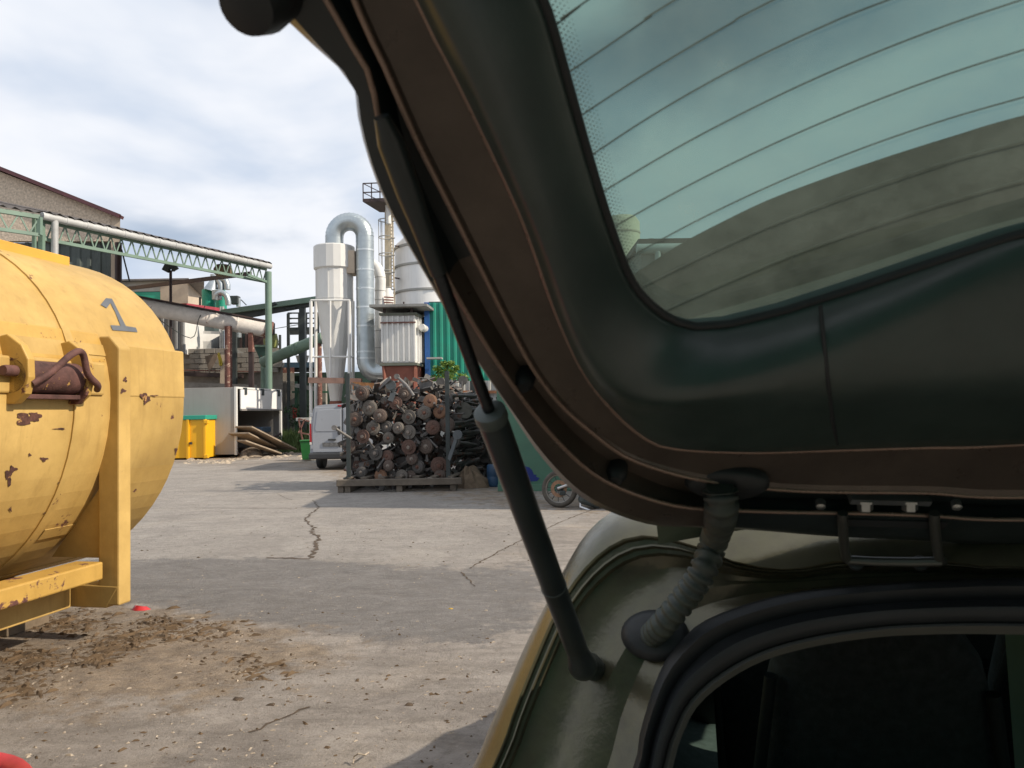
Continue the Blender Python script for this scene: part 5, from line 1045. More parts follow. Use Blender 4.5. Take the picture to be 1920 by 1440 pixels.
for a in (math.pi * 0.75, math.pi, math.pi * 1.3):
    c0 = V((lx[0] + lx[1]) / 2 - 0.18 + 0.38 * math.cos(a), 36.0 + 0.38 * math.sin(a), 0); MB().bar(c0 + V(0, 0, P(725, 545, 36).z), c0 + V(0, 0, P(725, 413, 36).z), 0.03).build('cage_bar', greyw, si)
pz = P(700, 384, 37).z
MB().hexa([P(681, 379, 35), P(760, 376, 35), P(765, 400, 38.5), P(712, 398, 37)] + [p + V(0, 0, 0.16) for p in (P(681, 379, 35), P(760, 376, 35), P(765, 400, 38.5), P(712, 398, 37))]).build('platform', brn, si)
g1, g2 = P(681, 378, 35), P(760, 375, 35)
for t_ in (0, 0.2, 0.4, 0.6, 0.8): q = g1.lerp(g2, t_); MB().bar(q, q + V(0, 0, 0.85), 0.045).build('guard_post', brn, si)
for h in (0.42, 0.84): MB().bar(g1 + V(0, 0, h), g2 + V(0, 0, h), 0.045).build('guard_rail', brn, si)
MB().bar(g1 + V(0, 0, 0.84), g1.lerp(g2, 0.4) + V(0, 0, 0.42), 0.035).build('guard_brace', brn, si); MB().bar(g1 + V(0, 0, 0.42), g1.lerp(g2, 0.4), 0.035).build('guard_brace', brn, si)
MB().bar(P(728, 390, 37), P(728, 850, 37).xy.to_3d(), 0.3).build('platform_column', cream, si)
MB().tube([P(727, 385, 35.6), P(729, 420, 35.6)], 0.12, 10).build('drop_pipe', whit, si, 40)
for y in (461, 521): MB().bar(P(741, y, 36.4), P(752, y + 2, 37.2), 0.06).build('ladder_bracket', brn, si)
# green clad hall
gh = thing('green_hall', 'green corrugated hall wall with blue corner beside the silo', 'building', P(850, 850, 31).xy.to_3d())
ga, gb2 = P(808, 850, 31).xy.to_3d(), P(1010, 850, 31.5).xy.to_3d(); gz = P(830, 567, 31).z
MB().corr(ga, gb2, gz, 0.26, 0.05, V(0, -1, 0)).build('green_cladding', teal, gh)
MB().hexa([ga + V(0, 0.06, 0), gb2 + V(0, 0.06, 0), gb2 + V(0, 7, 0), ga + V(0.3, 7, 0)] + [p + V(0, 0, gz - 0.02) for p in (ga + V(0, 0.06, 0), gb2 + V(0, 0.06, 0), gb2 + V(0, 7, 0), ga + V(0.3, 7, 0))]).build('hall_core', darkgreen, gh)
MB().box(ga + V(-0.08, -0.02, gz / 2), (0.2, 0.2, gz)).build('blue_corner', mat('blue_paint', (0.02, 0.10, 0.32), 0.5, var=0.2), gh)
MB().box((ga + gb2) / 2 + V(0, -0.05, gz), ((gb2 - ga).length, 0.2, 0.1)).build('roof_flashing', dkst, gh)
MB().box(P(815, 672, 30.5), (0.6, 0.5, 0.06)).build('door_hood', greyw, gh)
# pale corrugated fence behind the axles
fe = thing('sheet_fence', 'pale corrugated sheet fence with rusty rail behind the axle pile', 'fence', P(900, 850, 24).xy.to_3d())
fz = P(890, 714, 24).z
MB().corr(P(790, 850, 24).xy.to_3d(), P(935, 850, 24).xy.to_3d(), fz, 0.2, 0.035, V(0, -1, 0)).build('sheet', mat('pale_sheet', (0.42, 0.43, 0.41), 0.6, var=0.12, scale=1.2, streak=0.5, dcol=(0.28, 0.2, 0.15)), fe)
MB().bar(P(790, 735, 23.9), P(935, 735, 23.9), 0.06, 0.09).build('rusty_rail', mat('orange_rust', (0.36, 0.16, 0.08), 0.85, var=0.35, scale=6), fe)
# dark green steel container at the right with the blue paint patch
co = thing('green_container', 'dull green steel container with a ragged blue paint patch', 'container', P(1000, 926, 15.6).xy.to_3d())
cA, cB = P(934, 928, 15.6).xy.to_3d(), V(3.4, 15.2, 0)
dg = mat('dull_green', (0.075, 0.185, 0.125), 0.6, var=0.12, scale=1.5, dirt=0.3, dcol=(0.12, 0.16, 0.12), bump=0.08)
MB().hexa([cA, cB, cB + V(0.3, 2.4, 0), cA + V(0.3, 2.4, 0)] + [p + V(0, 0, 2.75) for p in (cA, cB, cB + V(0.3, 2.4, 0), cA + V(0.3, 2.4, 0))]).build('steel_side', dg, co, bevel=0.03)
for z_ in (0.07, 2.68): MB().bar(cA + V(0, -0.04, z_), cB + V(0, -0.04, z_), 0.1, 0.13).build('side_rail', dg, co)
def on_cont(px, py, o=0.006):
    D = Vector(ray(px, py)); nrm = (cB - cA).cross(V(0, 0, 1)).normalized(); k = nrm.dot(cA - Vector(CAMP)) / nrm.dot(D); return Vector(CAMP) + D * k + nrm * o * (-1 if nrm.y > 0 else 1)
bpx = [(984, 874), (992, 876), (998, 882), (1001, 890), (1006, 890), (1005, 894), (1012, 896), (1007, 902), (990, 903), (986, 898), (982, 888)]
MB().prism([on_cont(*q) for q in bpx], (0, 0.004, 0)).build('blue_paint_patch', mat('royal_blue', (0.012, 0.03, 0.19), 0.6, var=0.2), co)
# warehouse to the right: stands behind the raised tailgate and shades the axle yard
wh_ = thing('grey_warehouse', 'grey warehouse right of the yard, its roof edge seen through the rear glass', 'warehouse', (6.5, 19, 0))
MB().box((6.9, 18.3, 2.1), (9.6, 12.2, 4.2)).build('wall', mat('hall_grey', (0.22, 0.20, 0.185), 0.8, var=0.1), wh_)
MB().box((6.9, 18.3, 4.26), (9.7, 12.3, 0.1)).build('roof_edge', brn, wh_)
for y_ in (14.5, 17, 19.5, 22): MB().box((2.08, y_, 3.0), (0.06, 1.2, 1.0)).build('window', mat('dark_pane', (0.04, 0.05, 0.05), 0.15), wh_)
MB().box((7.5, 12.17, 1.5), (3.2, 0.08, 3.0)).build('roller_door', dkst, wh_)
for k_ in range(11): MB().box((7.5, 12.12, 0.2 + k_ * 0.27), (3.1, 0.03, 0.05)).build('door_slat', galv, wh_)
MB().tube([(2.02, 12.15, 4.15), (11.8, 12.15, 4.15)], 0.08, 10).build('gutter', pvc, wh_, 40)
MB().tube([(2.35, 12.13, 4.1), (2.35, 12.13, 0.0)], 0.05, 10).build('downpipe', pvc, wh_, 40)
# things seen through the rear glass
s2 = thing('tall_silo', 'pale concrete silo seen through the rear window glass', 'silo', P(1168, 850, 44).xy.to_3d())
k44 = 44 / FPX; q = P(1166, 410, 44)
MB().lathe([(33 * k44, 0), (33 * k44, P(1166, 418, 44).z), (26 * k44, P(1166, 408, 44).z), (5 * k44, P(1166, 404, 44).z)], 28, at=(q.x, 44, 0)).build('silo_shell', mat('pale_concrete', (0.62, 0.55, 0.42), 0.8, var=0.08), s2, 40)
MB().lathe([(34 * k44, P(1166, 440, 44).z), (34 * k44, P(1166, 437, 44).z)], 28, at=(q.x, 44, 0)).build('band', beige, s2, 40)
l2 = thing('street_lamp', 'curved street lamp seen through the rear glass', 'street lamp', P(1252, 850, 40).xy.to_3d())
MB().tube([Vector(p) for p in catmull([tuple(P(1252, 850, 40).xy.to_3d()), tuple(P(1251, 500, 40)), tuple(P(1249, 472, 40)), tuple(P(1240, 457, 40)), tuple(P(1222, 449, 40))], 6)], 0.06, 8).build('lamp_arm', dkst, l2, 60)
MB().box(P(1220, 450, 40), (0.3, 0.2, 0.14)).build('lamp_head', dkst, l2, bevel=0.03)
l3 = thing('yard_floodlight', 'twin floodlight on a pole seen through the rear glass', 'floodlight', P(1262, 850, 40).xy.to_3d())
MB().tube([P(1262, 850, 40).xy.to_3d(), P(1261, 456, 40)], 0.06, 8).build('pole', dkst, l3, 40)
for e in (-1, 1): MB().box(P(1261 + e * 4, 452, 40), (0.2, 0.2, 0.24), Matrix.Rotation(e * 0.4, 3, 'Y')).build('lamp_head', dkst, l3, bevel=0.03)
# unseen building added behind the viewer to dim and green-tint the car's rear
ws_ = thing('added_light_blocker', 'unseen green building added behind the viewer to dim and tint the car', 'building', (1, -9, 0))
MB().box((1.0, -10.5, 3.2), (24, 5.0, 6.4)).build('wall', darkgreen, ws_)
MB().corr((-11, -7.96, 0), (13, -7.96, 0), 5.6, 0.3, 0.05, V(0, 1, 0)).build('green_cladding', teal, ws_)
MB().box((1.0, -10.4, 6.48), (24.6, 5.6, 0.16)).build('roof_edge', brn, ws_)
for x_ in (-4.0, 4.5): MB().box((x_, -7.86, 2.0), (3.4, 0.08, 4.0)).build('roller_door', dkst, ws_)
# ------------------------------------------------------------------ white van
vn = thing('white_van', 'white panel van parked behind the axle pile, rear doors to camera', 'van', P(640, 880, 22.4).xy.to_3d())
vy = 22.3; vx0 = P(581, 880, vy).x; vx1 = vx0 + 1.92; vc = (vx0 + vx1) / 2; vtop = P(620, 758, vy).z
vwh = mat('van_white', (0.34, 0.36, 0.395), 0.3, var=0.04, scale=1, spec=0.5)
def vsec(y, k=1.0, top=1.0, w=1.0):
    hw = 0.95 * w; prof = [(-hw * 0.93, 0.36), (-hw, 0.50), (-hw, 0.95), (-hw * 0.985, 1.15), (-hw * 0.94, 1.6 * top), (-hw * 0.89, (vtop - 0.13) * top), (-hw * 0.82, (vtop - 0.04) * top), (-hw * 0.5, vtop * top), (0, (vtop + 0.015) * top)]
    full = prof + [(-x, z) for x, z in prof[-2::-1]]
    return [V(vc + x, y, z) for x, z in full]
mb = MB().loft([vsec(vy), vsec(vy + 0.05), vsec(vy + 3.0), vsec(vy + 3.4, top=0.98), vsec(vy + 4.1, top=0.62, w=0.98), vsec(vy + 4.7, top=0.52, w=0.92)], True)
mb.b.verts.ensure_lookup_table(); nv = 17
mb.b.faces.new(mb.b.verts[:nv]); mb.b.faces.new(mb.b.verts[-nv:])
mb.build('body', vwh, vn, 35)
def vpan(pts, m, name, par=vn, t=0.02, y=None, bv=0.008):
    return MB().prism([V(vc + x, (y or vy) - t, z) for x, z in pts], (0, t + 0.005, 0)).build(name, m, par, bevel=bv)
for e in (-1, 1):
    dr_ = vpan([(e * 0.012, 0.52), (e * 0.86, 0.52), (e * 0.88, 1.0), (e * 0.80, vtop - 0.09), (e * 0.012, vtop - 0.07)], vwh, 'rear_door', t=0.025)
    vpan([(e * 0.05, 1.12), (e * 0.76, 1.12), (e * 0.79, 1.2), (e * 0.73, vtop - 0.20), (e * 0.69, vtop - 0.16), (e * 0.05, vtop - 0.14)], vwh, 'window_panel', dr_, t=0.038)
    lmp = vpan([(e * 0.90, 0.82), (e * 0.955, 0.82), (e * 0.95, 1.35), (e * 0.915, 1.35)], mat('lamp_red', (0.35, 0.015, 0.02), 0.2, var=0.1), 'tail_lamp', t=0.035)
    vpan([(e * 0.90, 0.74), (e * 0.956, 0.74), (e * 0.956, 0.815), (e * 0.90, 0.815)], mat('lamp_white', (0.6, 0.58, 0.55), 0.25), 'reversing_lens', lmp, t=0.037)
    vpan([(e * 0.915, 1.36), (e * 0.95, 1.36), (e * 0.945, 1.42), (e * 0.915, 1.42)], MATS['lamp_white'], 'upper_lens', lmp, t=0.037)
    for z_ in (0.62, 1.55): vpan([(e * 0.87, z_), (e * 0.93, z_), (e * 0.93, z_ + 0.1), (e * 0.87, z_ + 0.1)], vwh, 'door_hinge', dr_, t=0.03)
MB().hexa([V(vc - 0.97, vy - 0.13, 0.32), V(vc + 0.97, vy - 0.13, 0.32), V(vc + 0.97, vy + 0.2, 0.32), V(vc - 0.97, vy + 0.2, 0.32), V(vc - 0.965, vy - 0.14, 0.50), V(vc + 0.965, vy - 0.14, 0.50), V(vc + 0.965, vy + 0.2, 0.52), V(vc - 0.965, vy + 0.2, 0.52)]).build('bumper', mat('bumper_black', (0.035, 0.037, 0.04), 0.6), vn, bevel=0.04)
MB().box((vc, vy - 0.012, 1.15), (0.02, 0.03, 1.2)).build('door_seam', MATS['bumper_black'], vn)
MB().box((vc - 0.32, vy - 0.035, 0.74), (0.52, 0.02, 0.115)).build('number_plate', mat('grey_plate', (0.13, 0.13, 0.13), 0.6, var=0.5, scale=14), vn)
MB().box((vc - 0.30, vy - 0.045, 0.88), (0.22, 0.04, 0.05)).build('latch_recess', MATS['bumper_black'], vn, bevel=0.01)
MB().box((vc - 0.10, vy - 0.04, 1.12 + 0.02), (0.085, 0.05, 0.24)).build('door_handle', MATS['bumper_black'], vn, bevel=0.02)
MB().box((vc - 0.06, vy - 0.03, vtop - 0.05), (0.15, 0.05, 0.05)).build('brake_lamp', MATS['lamp_red'], vn, bevel=0.01)
for e in (-1, 1):
    for y_ in (vy + 0.75, vy + 3.9):
        w_ = MB().lathe([(0.19, -0.1), (0.30, -0.1), (0.325, -0.06), (0.325, 0.06), (0.30, 0.1), (0.19, 0.1)], 28, m=Matrix.Translation((vc + e * 0.80, y_, 0.325)) @ Matrix.Rotation(math.pi / 2, 4, 'Y')).build('wheel', rubber, vn, 40)
        MB().lathe([(0.02, -0.09), (0.17, -0.1), (0.2, -0.06), (0.2, 0.06), (0.17, 0.1), (0.02, 0.09)], 24, m=Matrix.Translation((vc + e * 0.80, y_, 0.325)) @ Matrix.Rotation(math.pi / 2, 4, 'Y')).build('rim', steel, w_, 40)
# ------------------------------------------------------------------ rack with stacked scrap axles
AX = R(9); ad = V(math.sin(AX), math.cos(AX), 0); ar = V(math.cos(AX), -math.sin(AX), 0)
ry = 15.9
rack = thing('axle_rack', 'low timber and steel stillage with dark corner posts holding scrap axles', 'rack', P(740, 920, ry).xy.to_3d())
oldt = mat('grey_timber', (0.15, 0.125, 0.10), 0.92, var=0.35, scale=4, bump=0.35, bscale=25, dirt=0.3)
rb0, rb1 = P(632, 908, ry - 0.1), P(866, 908, ry - 0.1); rb0.z = rb1.z = 0.2
MB().bar(rb0, rb1, 0.16, 0.13).build('front_beam', oldt, rack, bevel=0.01)
MB().bar(rb0 + ad * 1.9, rb1 + ad * 1.9, 0.16, 0.13).build('rear_beam', oldt, rack, bevel=0.01)
for t_ in (0.03, 0.085, 0.5, 0.93):
    q = rb0.lerp(rb1, t_); MB().hexa([V(q.x - 0.06, q.y - 0.03, 0), V(q.x + 0.06, q.y - 0.03, 0), V(q.x + 0.06, q.y + 1.9, 0), V(q.x - 0.06, q.y + 1.9, 0), V(q.x - 0.06, q.y - 0.03, 0.134), V(q.x + 0.06, q.y - 0.03, 0.134), V(q.x + 0.06, q.y + 1.9, 0.134), V(q.x - 0.06, q.y + 1.9, 0.134)]).build('bearer', oldt, rack, bevel=0.008)
for k in range(7): a = rb0.lerp(rb1, 0.06 + 0.14 * k); MB().bar(a + V(0, 0, 0.085) + ad * 0.1, a + V(0, 0, 0.085) + ad * 1.85, 0.14, 0.03).build('deck_board', oldt, rack)
for px, yy, top, w in ((652, ry + 0.05, 700, 0.075), (838, ry + 0.05, 696, 0.085), (886, ry + 2.3, 714, 0.12), (668, ry + 2.3, 720, 0.1)):
    a = P(px, top, yy); MB().bar(V(a.x, a.y, 0.15), a, w).build('corner_post', dkst, rack)
MB().bar(P(640, 907, ry), P(652, 892, ry), 0.035).build('post_brace', dkst, rack)
DR = [(567, 412, 70), (650, 560, 72), (505, 672, 70), (820, 528, 50), (915, 510, 62), (1005, 420, 65), (755, 635, 66), (1045, 650, 68), (1255, 490, 66), (1200, 608, 65), (1355, 598, 65), (1425, 728, 75), (1285, 755, 70), (690, 765, 68), (822, 750, 60), (933, 758, 58), (1045, 800, 68), (585, 845, 65), (840, 862, 55), (748, 852, 44), (940, 878, 50), (448, 942, 66), (1045, 952, 70), (1215, 945, 72), (712, 1010, 70), (825, 1042, 60), (1350, 1135, 80), (1072, 1070, 58), (1130, 1150, 66), (965, 1122, 50), (835, 1140, 54), (522, 1132, 44), (565, 1205, 56), (668, 1245, 50), (760, 1240, 62), (868, 1240, 56), (975, 1235, 56), (1065, 1240, 52), (1355, 1235, 60), (525, 545, 44), (1072, 545, 40), (1470, 425, 42), (470, 800, 40), (640, 660, 40), (1160, 840, 46), (1330, 880, 50), (1240, 1040, 46), (610, 1060, 48), (1500, 900, 56), (1480, 1060, 50)]
DMAT = [mat('drum_rust_brown', (0.125, 0.095, 0.08), 0.85, 0.1, var=0.4, scale=9, bump=0.4, bscale=45), mat('drum_grey', (0.165, 0.148, 0.130), 0.75, 0.25, var=0.3, scale=9, bump=0.3, bscale=45), mat('drum_red_rust', (0.13, 0.078, 0.062), 0.85, 0.05, var=0.4, scale=9, bump=0.4, bscale=45), mat('drum_orange_rust', (0.25, 0.14, 0.088), 0.85, 0.05, var=0.35, scale=9, bump=0.4, bscale=45), mat('drum_dark', (0.105, 0.098, 0.092), 0.7, 0.3, var=0.4, scale=9, bump=0.3, bscale=45)]
DNAME = ['rust brown', 'dull grey', 'red rusted', 'orange rusted', 'dark greasy']
HUBM = mat('hub_pale', (0.26, 0.22, 0.19), 0.6, 0.3, var=0.3, scale=20)
HUB2 = mat('hub_rust', (0.15, 0.075, 0.055), 0.8, 0.1, var=0.35, scale=20)
TUBE = mat('axle_tube', (0.12, 0.115, 0.11), 0.65, 0.3, var=0.4, scale=6, rust=0.4, rscale=6, bump=0.3)
# prototypes along +Y (unit drum radius 1), faces looking to -Y
def pmesh(fn, name):
    m = MB(); fn(m); bmesh.ops.recalc_face_normals(m.b, faces=m.b.faces); me = bpy.data.meshes.new(name); m.b.to_mesh(me); m.b.free()
    me.polygons.foreach_set('use_smooth', [True] * len(me.polygons)); me.set_sharp_from_angle(angle=R(28)); return me
drumA = pmesh(lambda m: m.lathe([(0.30, -0.02), (0.62, -0.02), (0.66, 0.04), (0.84, 0.06), (0.90, 0.10), (0.92, 0.34), (1.0, 0.36), (1.0, 0.52), (0.93, 0.54), (0.92, 0.62)], 26, 'y'), 'drum_a')
drumB = pmesh(lambda m: m.lathe([(0.34, -0.16), (0.50, -0.14), (0.54, 0.02), (0.60, 0.06), (0.98, 0.06), (1.0, 0.09), (1.0, 0.20), (0.96, 0.24), (0.55, 0.24)], 26, 'y'), 'drum_b')
drumC = pmesh(lambda m: m.lathe([(0.25, 0.0), (0.70, 0.0), (0.86, 0.03), (0.88, 0.12), (0.96, 0.14), (1.0, 0.18), (1.0, 0.24), (0.93, 0.26), (0.93, 0.33), (1.0, 0.35), (1.0, 0.41), (0.93, 0.43), (0.93, 0.55)], 26, 'y'), 'drum_c')
hubA = pmesh(lambda m: m.lathe([(0.04, -0.24), (0.13, -0.24), (0.17, -0.20), (0.18, -0.05), (0.28, -0.03), (0.33, 0.0)], 18, 'y'), 'hub_a')
hubB = pmesh(lambda m: m.lathe([(0.08, -0.30), (0.20, -0.30), (0.24, -0.25), (0.25, -0.16), (0.34, -0.15)], 18, 'y'), 'hub_b')
def studs(m):
    for k in range(5):
        a = 2 * math.pi * k / 5; m.lathe([(0.055, -0.14), (0.06, -0.02)], 8, 'y', at=(0.46 * math.cos(a), 0, 0.46 * math.sin(a)))
studM = pmesh(studs, 'studs')
tubeM = pmesh(lambda m: (m.lathe([(0.22, 0.4), (0.24, 0.55), (0.22, 0.9), (0.24, 3.2), (0.34, 4.6), (0.34, 5.4), (0.24, 6.6), (0.22, 9.0)], 14, 'y')), 'axle_tube')
def armf(m):
    m.hexa([(-0.25, 0.8, -0.2), (0.25, 0.8, -0.2), (0.25, 1.1, -0.2), (-0.25, 1.1, -0.2), (0.5, 0.8, -2.3), (0.85, 0.8, -2.2), (0.85, 1.1, -2.2), (0.5, 1.1, -2.3)])
    m.lathe([(0.3, 0.7), (0.3, 1.2)], 12, 'y', at=(0.68, 0, -2.3))
armM = pmesh(armf, 'trailing_arm')
def put(me, par, m, s_, rot=None):
    o = bpy.data.objects.new(me.name.split('.')[0], me); COL.objects.link(o); o.parent = par; o.scale = (s_, s_, s_)
    if rot: o.rotation_euler = rot
    if not me.materials: me.materials.append(m)
    o.material_slots[0].link = 'OBJECT'; o.material_slots[0].material = m; return o
rows = {}
info = []
for i, (X, Y, r_) in enumerate(DR):
    px, py = 570 + X / 5.333, 660 + Y / 5.333
    info.append((px, py, r_ / 5.333))
order = sorted(range(len(info)), key=lambda i: info[i][1]); rk = {}
nrow = 8; per = math.ceil(len(order) / nrow)
ordw = ['first', 'second', 'third', 'fourth', 'fifth', 'sixth', 'seventh', 'eighth', 'ninth', 'tenth']
for j in range(nrow):
    for k, i in enumerate(sorted(order[j * per:(j + 1) * per], key=lambda i: info[i][0])): rk[i] = (j, k)
fixed = {0: 0, 1: 1, 4: 2, 3: 2, 8: 3, 10: 3, 9: 1, 11: 0, 34: 3, 22: 2, 26: 2, 21: 0, 17: 2, 25: 2, 7: 1, 16: 1, 13: 1, 15: 1, 24: 4, 2: 0}
for i, (px, py, rp) in enumerate(info):
    dep = ry + 0.12 + random.uniform(0, 0.22) + (0.5 if rp < 9.5 else 0) + max(0, (px - 842) / 40)
    c = P(px, py, dep); rad = rp * dep / FPX * 1.07
    mi = fixed.get(i, random.choice([0, 0, 1, 1, 2, 4])); j, k = rk[i]
    ax = thing('scrap_axle', f'scrap axle with {DNAME[mi]} brake drum, {ordw[k]} from left in {ordw[j]} row from top', 'axle', c, 'scrap axles stacked in the rack')
    ax.rotation_euler = (random.gauss(0, 0.06), random.uniform(0, 6.28) * 0, -AX + random.gauss(0, 0.13))
    t3 = random.choice([drumA, drumA, drumB, drumC]) if i not in (8, 10, 34) else drumC
    d_ = put(t3, ax, DMAT[mi], rad, (0, random.uniform(0, 6), 0)); d_.name = 'brake_drum'
    h_ = put(hubB if t3 is drumB else hubA, ax, HUBM if random.random() < 0.55 else HUB2, rad); h_.name = 'hub'
    if random.random() < 0.5 or i == 22: s_ = put(studM, ax, HUBM if i == 22 else HUB2, rad, (0, random.uniform(0, 6), 0)); s_.name = 'wheel_studs'
    t_ = put(tubeM, ax, TUBE, min(rad, 0.14) * 1.15); t_.name = 'axle_tube'
    if random.random() < 0.6: a_ = put(armM, ax, TUBE, min(rad, 0.12), (0, random.uniform(-0.9, 1.6), 0)); a_.name = 'trailing_arm'
# tangle of arms, links and brackets between the axles: nobody could count it
sm = MB(); random.seed(21)
pxr = lambda a, b_: random.uniform(a, b_)
def gap(px, py): return (abs(px - 690) < 11 and abs(py - 783) < 9) or (abs(px - 692) < 8 and abs(py - 832) < 10) or (abs(px - 736) < 4 and abs(py - 776) < 4) or (px < 668 and py < 735)
def jag(px): return 735 - 16 * math.sin((px - 655) / 60.0) - (12 if px > 780 else 0)
for k in range(1100):
    px, py = pxr(656, 906), pxr(716, 900)
    if py < jag(px) or gap(px, py): continue
    dep = ry + pxr(0.35, 2.0) + max(0, (px - 838) / 24.0); p0 = P(px, py, dep)
    a = pxr(0, 6.28); ln = pxr(0.12, 0.40); d_ = V(math.cos(a) * ln, pxr(-0.25, 0.35), math.sin(a) * ln * 0.7)
    p1 = p0 + d_; q = P(px, py, dep)
    t_ = random.random()
    if t_ < 0.22: sm.tube([p0, p0.lerp(p1, 0.5) + V(pxr(-0.04, 0.04), 0, pxr(-0.04, 0.04)), p1], pxr(0.012, 0.03), 8)
    elif t_ < 0.85: sm.bar(p0, p1, pxr(0.015, 0.05), pxr(0.04, 0.14), V(pxr(-1, 1), pxr(-1, 1), 1))
    else: sm.lathe([(0.02, -0.03), (pxr(0.04, 0.07), -0.03), (pxr(0.04, 0.07), 0.04), (0.02, 0.04)], 12, m=Matrix.Translation(p0) @ Matrix.Rotation(math.pi / 2 + pxr(-0.4, 0.4), 4, 'X'))
for k in range(70):                               # axle beams showing lengthwise on the right side
    py = pxr(735, 895); px = pxr(846, 880); dep = ry + 0.4 + (px - 846) / 24.0
    p0 = P(px, py, dep); sm.tube([p0, p0 + ad * pxr(0.6, 1.3) + V(pxr(0.0, 0.35), 0, pxr(-0.12, 0.2))], pxr(0.02, 0.045), 10)
stuff(sm.build('scrap_linkage', mat('greasy_steel', (0.125, 0.118, 0.112), 0.6, 0.35, var=0.5, scale=5, rust=0.55, rcol=(0.09, 0.045, 0.03), rscale=5, bump=0.3), None, 40), 'tangle of greasy suspension links packed between the stacked axles', 'scrap')
# a few single pieces that stand out of the pile
def piece(name, pts, r_, m, lab, flat=False):
    p = [P(*q) for q in pts]; b = MB()
    if flat:
        for a, c in zip(p, p[1:]): b.bar(a, c, r_ * 0.6, r_ * 2)
    else: b.tube(p, r_, 10)
    b.lathe([(r_ * 0.7, -r_ * 1.3), (r_ * 1.9, -r_ * 1.3), (r_ * 1.9, r_ * 1.3), (r_ * 0.7, r_ * 1.3)], 12, m=Matrix.Translation(p[0]) @ Matrix.Rotation(math.pi / 2, 4, 'X'))
    return tag(b.build(name, m, None, 40), lab, 'scrap part', 'loose parts on the axle pile')
lsteel = mat('light_steel', (0.20, 0.19, 0.18), 0.55, 0.4, var=0.3, scale=8)
piece('control_arm', [(744, 706, 16), (762, 722, 15.9), (776, 742, 15.8)], 0.03, lsteel, 'grey control arm lying diagonally on top of the pile')
piece('control_arm', [(826, 716, 17), (822, 735, 17), (815, 748, 17)], 0.05, TUBE, 'dark upright arm with bushing behind the right post', True)
piece('control_arm', [(868, 713, 17.5), (866, 730, 17.4), (862, 748, 17.2)], 0.055, TUBE, 'dark bracket arm rising at the right top of the pile', True)
piece('coil_strut', [(627, 802, 15.5), (642, 812, 15.6), (658, 822, 15.8)], 0.028, lsteel, 'grey strut sticking out left of the pile before the van')
piece('torsion_link', [(858, 815, 15.7), (850, 840, 15.8), (842, 862, 15.9)], 0.05, mat('blue_grey_arm', (0.11, 0.125, 0.135), 0.5, 0.3, var=0.3), 'blue grey pressed arm beside the right front post', True)
piece('torsion_link', [(733, 722, 16.2), (738, 735, 16.2), (732, 752, 16.2)], 0.055, MATS['blue_grey_arm'], 'blue grey bracket standing on top of the pile', True)
bp2 = MB().lathe([(0.03, 0.0), (0.16, 0.0), (0.185, 0.02), (0.185, 0.05), (0.02, 0.06)], 24, m=Matrix.Translation(P(869, 770, 17.0)) @ Matrix.Rotation(R(75), 4, 'X') @ Matrix.Rotation(0.5, 4, 'Y')).build('backing_plate', DMAT[1], None, 40); tag(bp2, 'round brake backing plate on the right side of the pile', 'scrap part', 'loose parts on the axle pile')
# second heap behind and blue drum, pallets
hp2 = MB(); random.seed(5)
for k in range(150):
    p0 = P(pxr(895, 945), pxr(765, 895), pxr(18.5, 20)); a = pxr(0, 6.28); hp2.bar(p0, p0 + V(math.cos(a) * 0.4, pxr(-0.3, 0.3), math.sin(a) * 0.3), pxr(0.03, 0.08), pxr(0.05, 0.16))
stuff(hp2.build('scrap_heap', TUBE, None), 'dark heap of scrap metal right of the axle rack', 'scrap')
bd = P(928, 905, 16.6); o = thing('blue_drum', 'dark blue plastic drum behind the gas strut', 'drum', bd.xy.to_3d())
MB().lathe([(0.15, 0.0), (0.17, 0.03), (0.175, 0.2), (0.165, 0.22), (0.175, 0.24), (0.17, 0.44), (0.15, 0.47), (0.05, 0.475)], 20, at=bd.xy.to_3d()).build('shell', mat('drum_blue', (0.03, 0.08, 0.16), 0.5), o, 40); MB().lathe([(0.03, 0.47), (0.03, 0.50)], 10, at=bd.xy.to_3d() + V(0.06, 0, 0)).build('bung', blackp, o)
# brown tarp heap
tp0 = G(886, 916); mb = MB(); n1, n2 = 36, 20; rowsv = []
from mathutils import noise as mnoise
for j in range(n2 + 1):
    rw = []
    for i in range(n1):
        a = 2 * math.pi * i / n1; t_ = j / n2
        rad = (0.46 + 0.13 * mnoise.noise(V(math.cos(a) * 1.4, math.sin(a) * 1.4, 2))) * (1 - t_) ** 0.75
        fold = 0.06 * math.sin(a * 9 + t_ * 3 + 2 * mnoise.noise(V(a, t_ * 2, 0))) * (1 - t_) ** 0.5
        z_ = 0.40 * (1 - (1 - t_) ** 1.6) * (1 + 0.25 * mnoise.noise(V(math.cos(a) * 2, math.sin(a) * 2, t_ * 3)))
        rw.append(V(tp0.x + (rad + fold) * math.cos(a) * 0.85 - 0.10 * t_, tp0.y + 0.3 + (rad + fold) * math.sin(a) * 0.7, max(0.002, z_)))
    rowsv.append(rw)
mb.loft(rowsv, True); tag(mb.build('tarp_heap', mat('brown_sacking', (0.17, 0.125, 0.085), 0.95, var=0.3, scale=12, bump=0.5, bscale=60), None, 70), 'crumpled brown sacking heaped at the right foot of the rack', 'tarp')
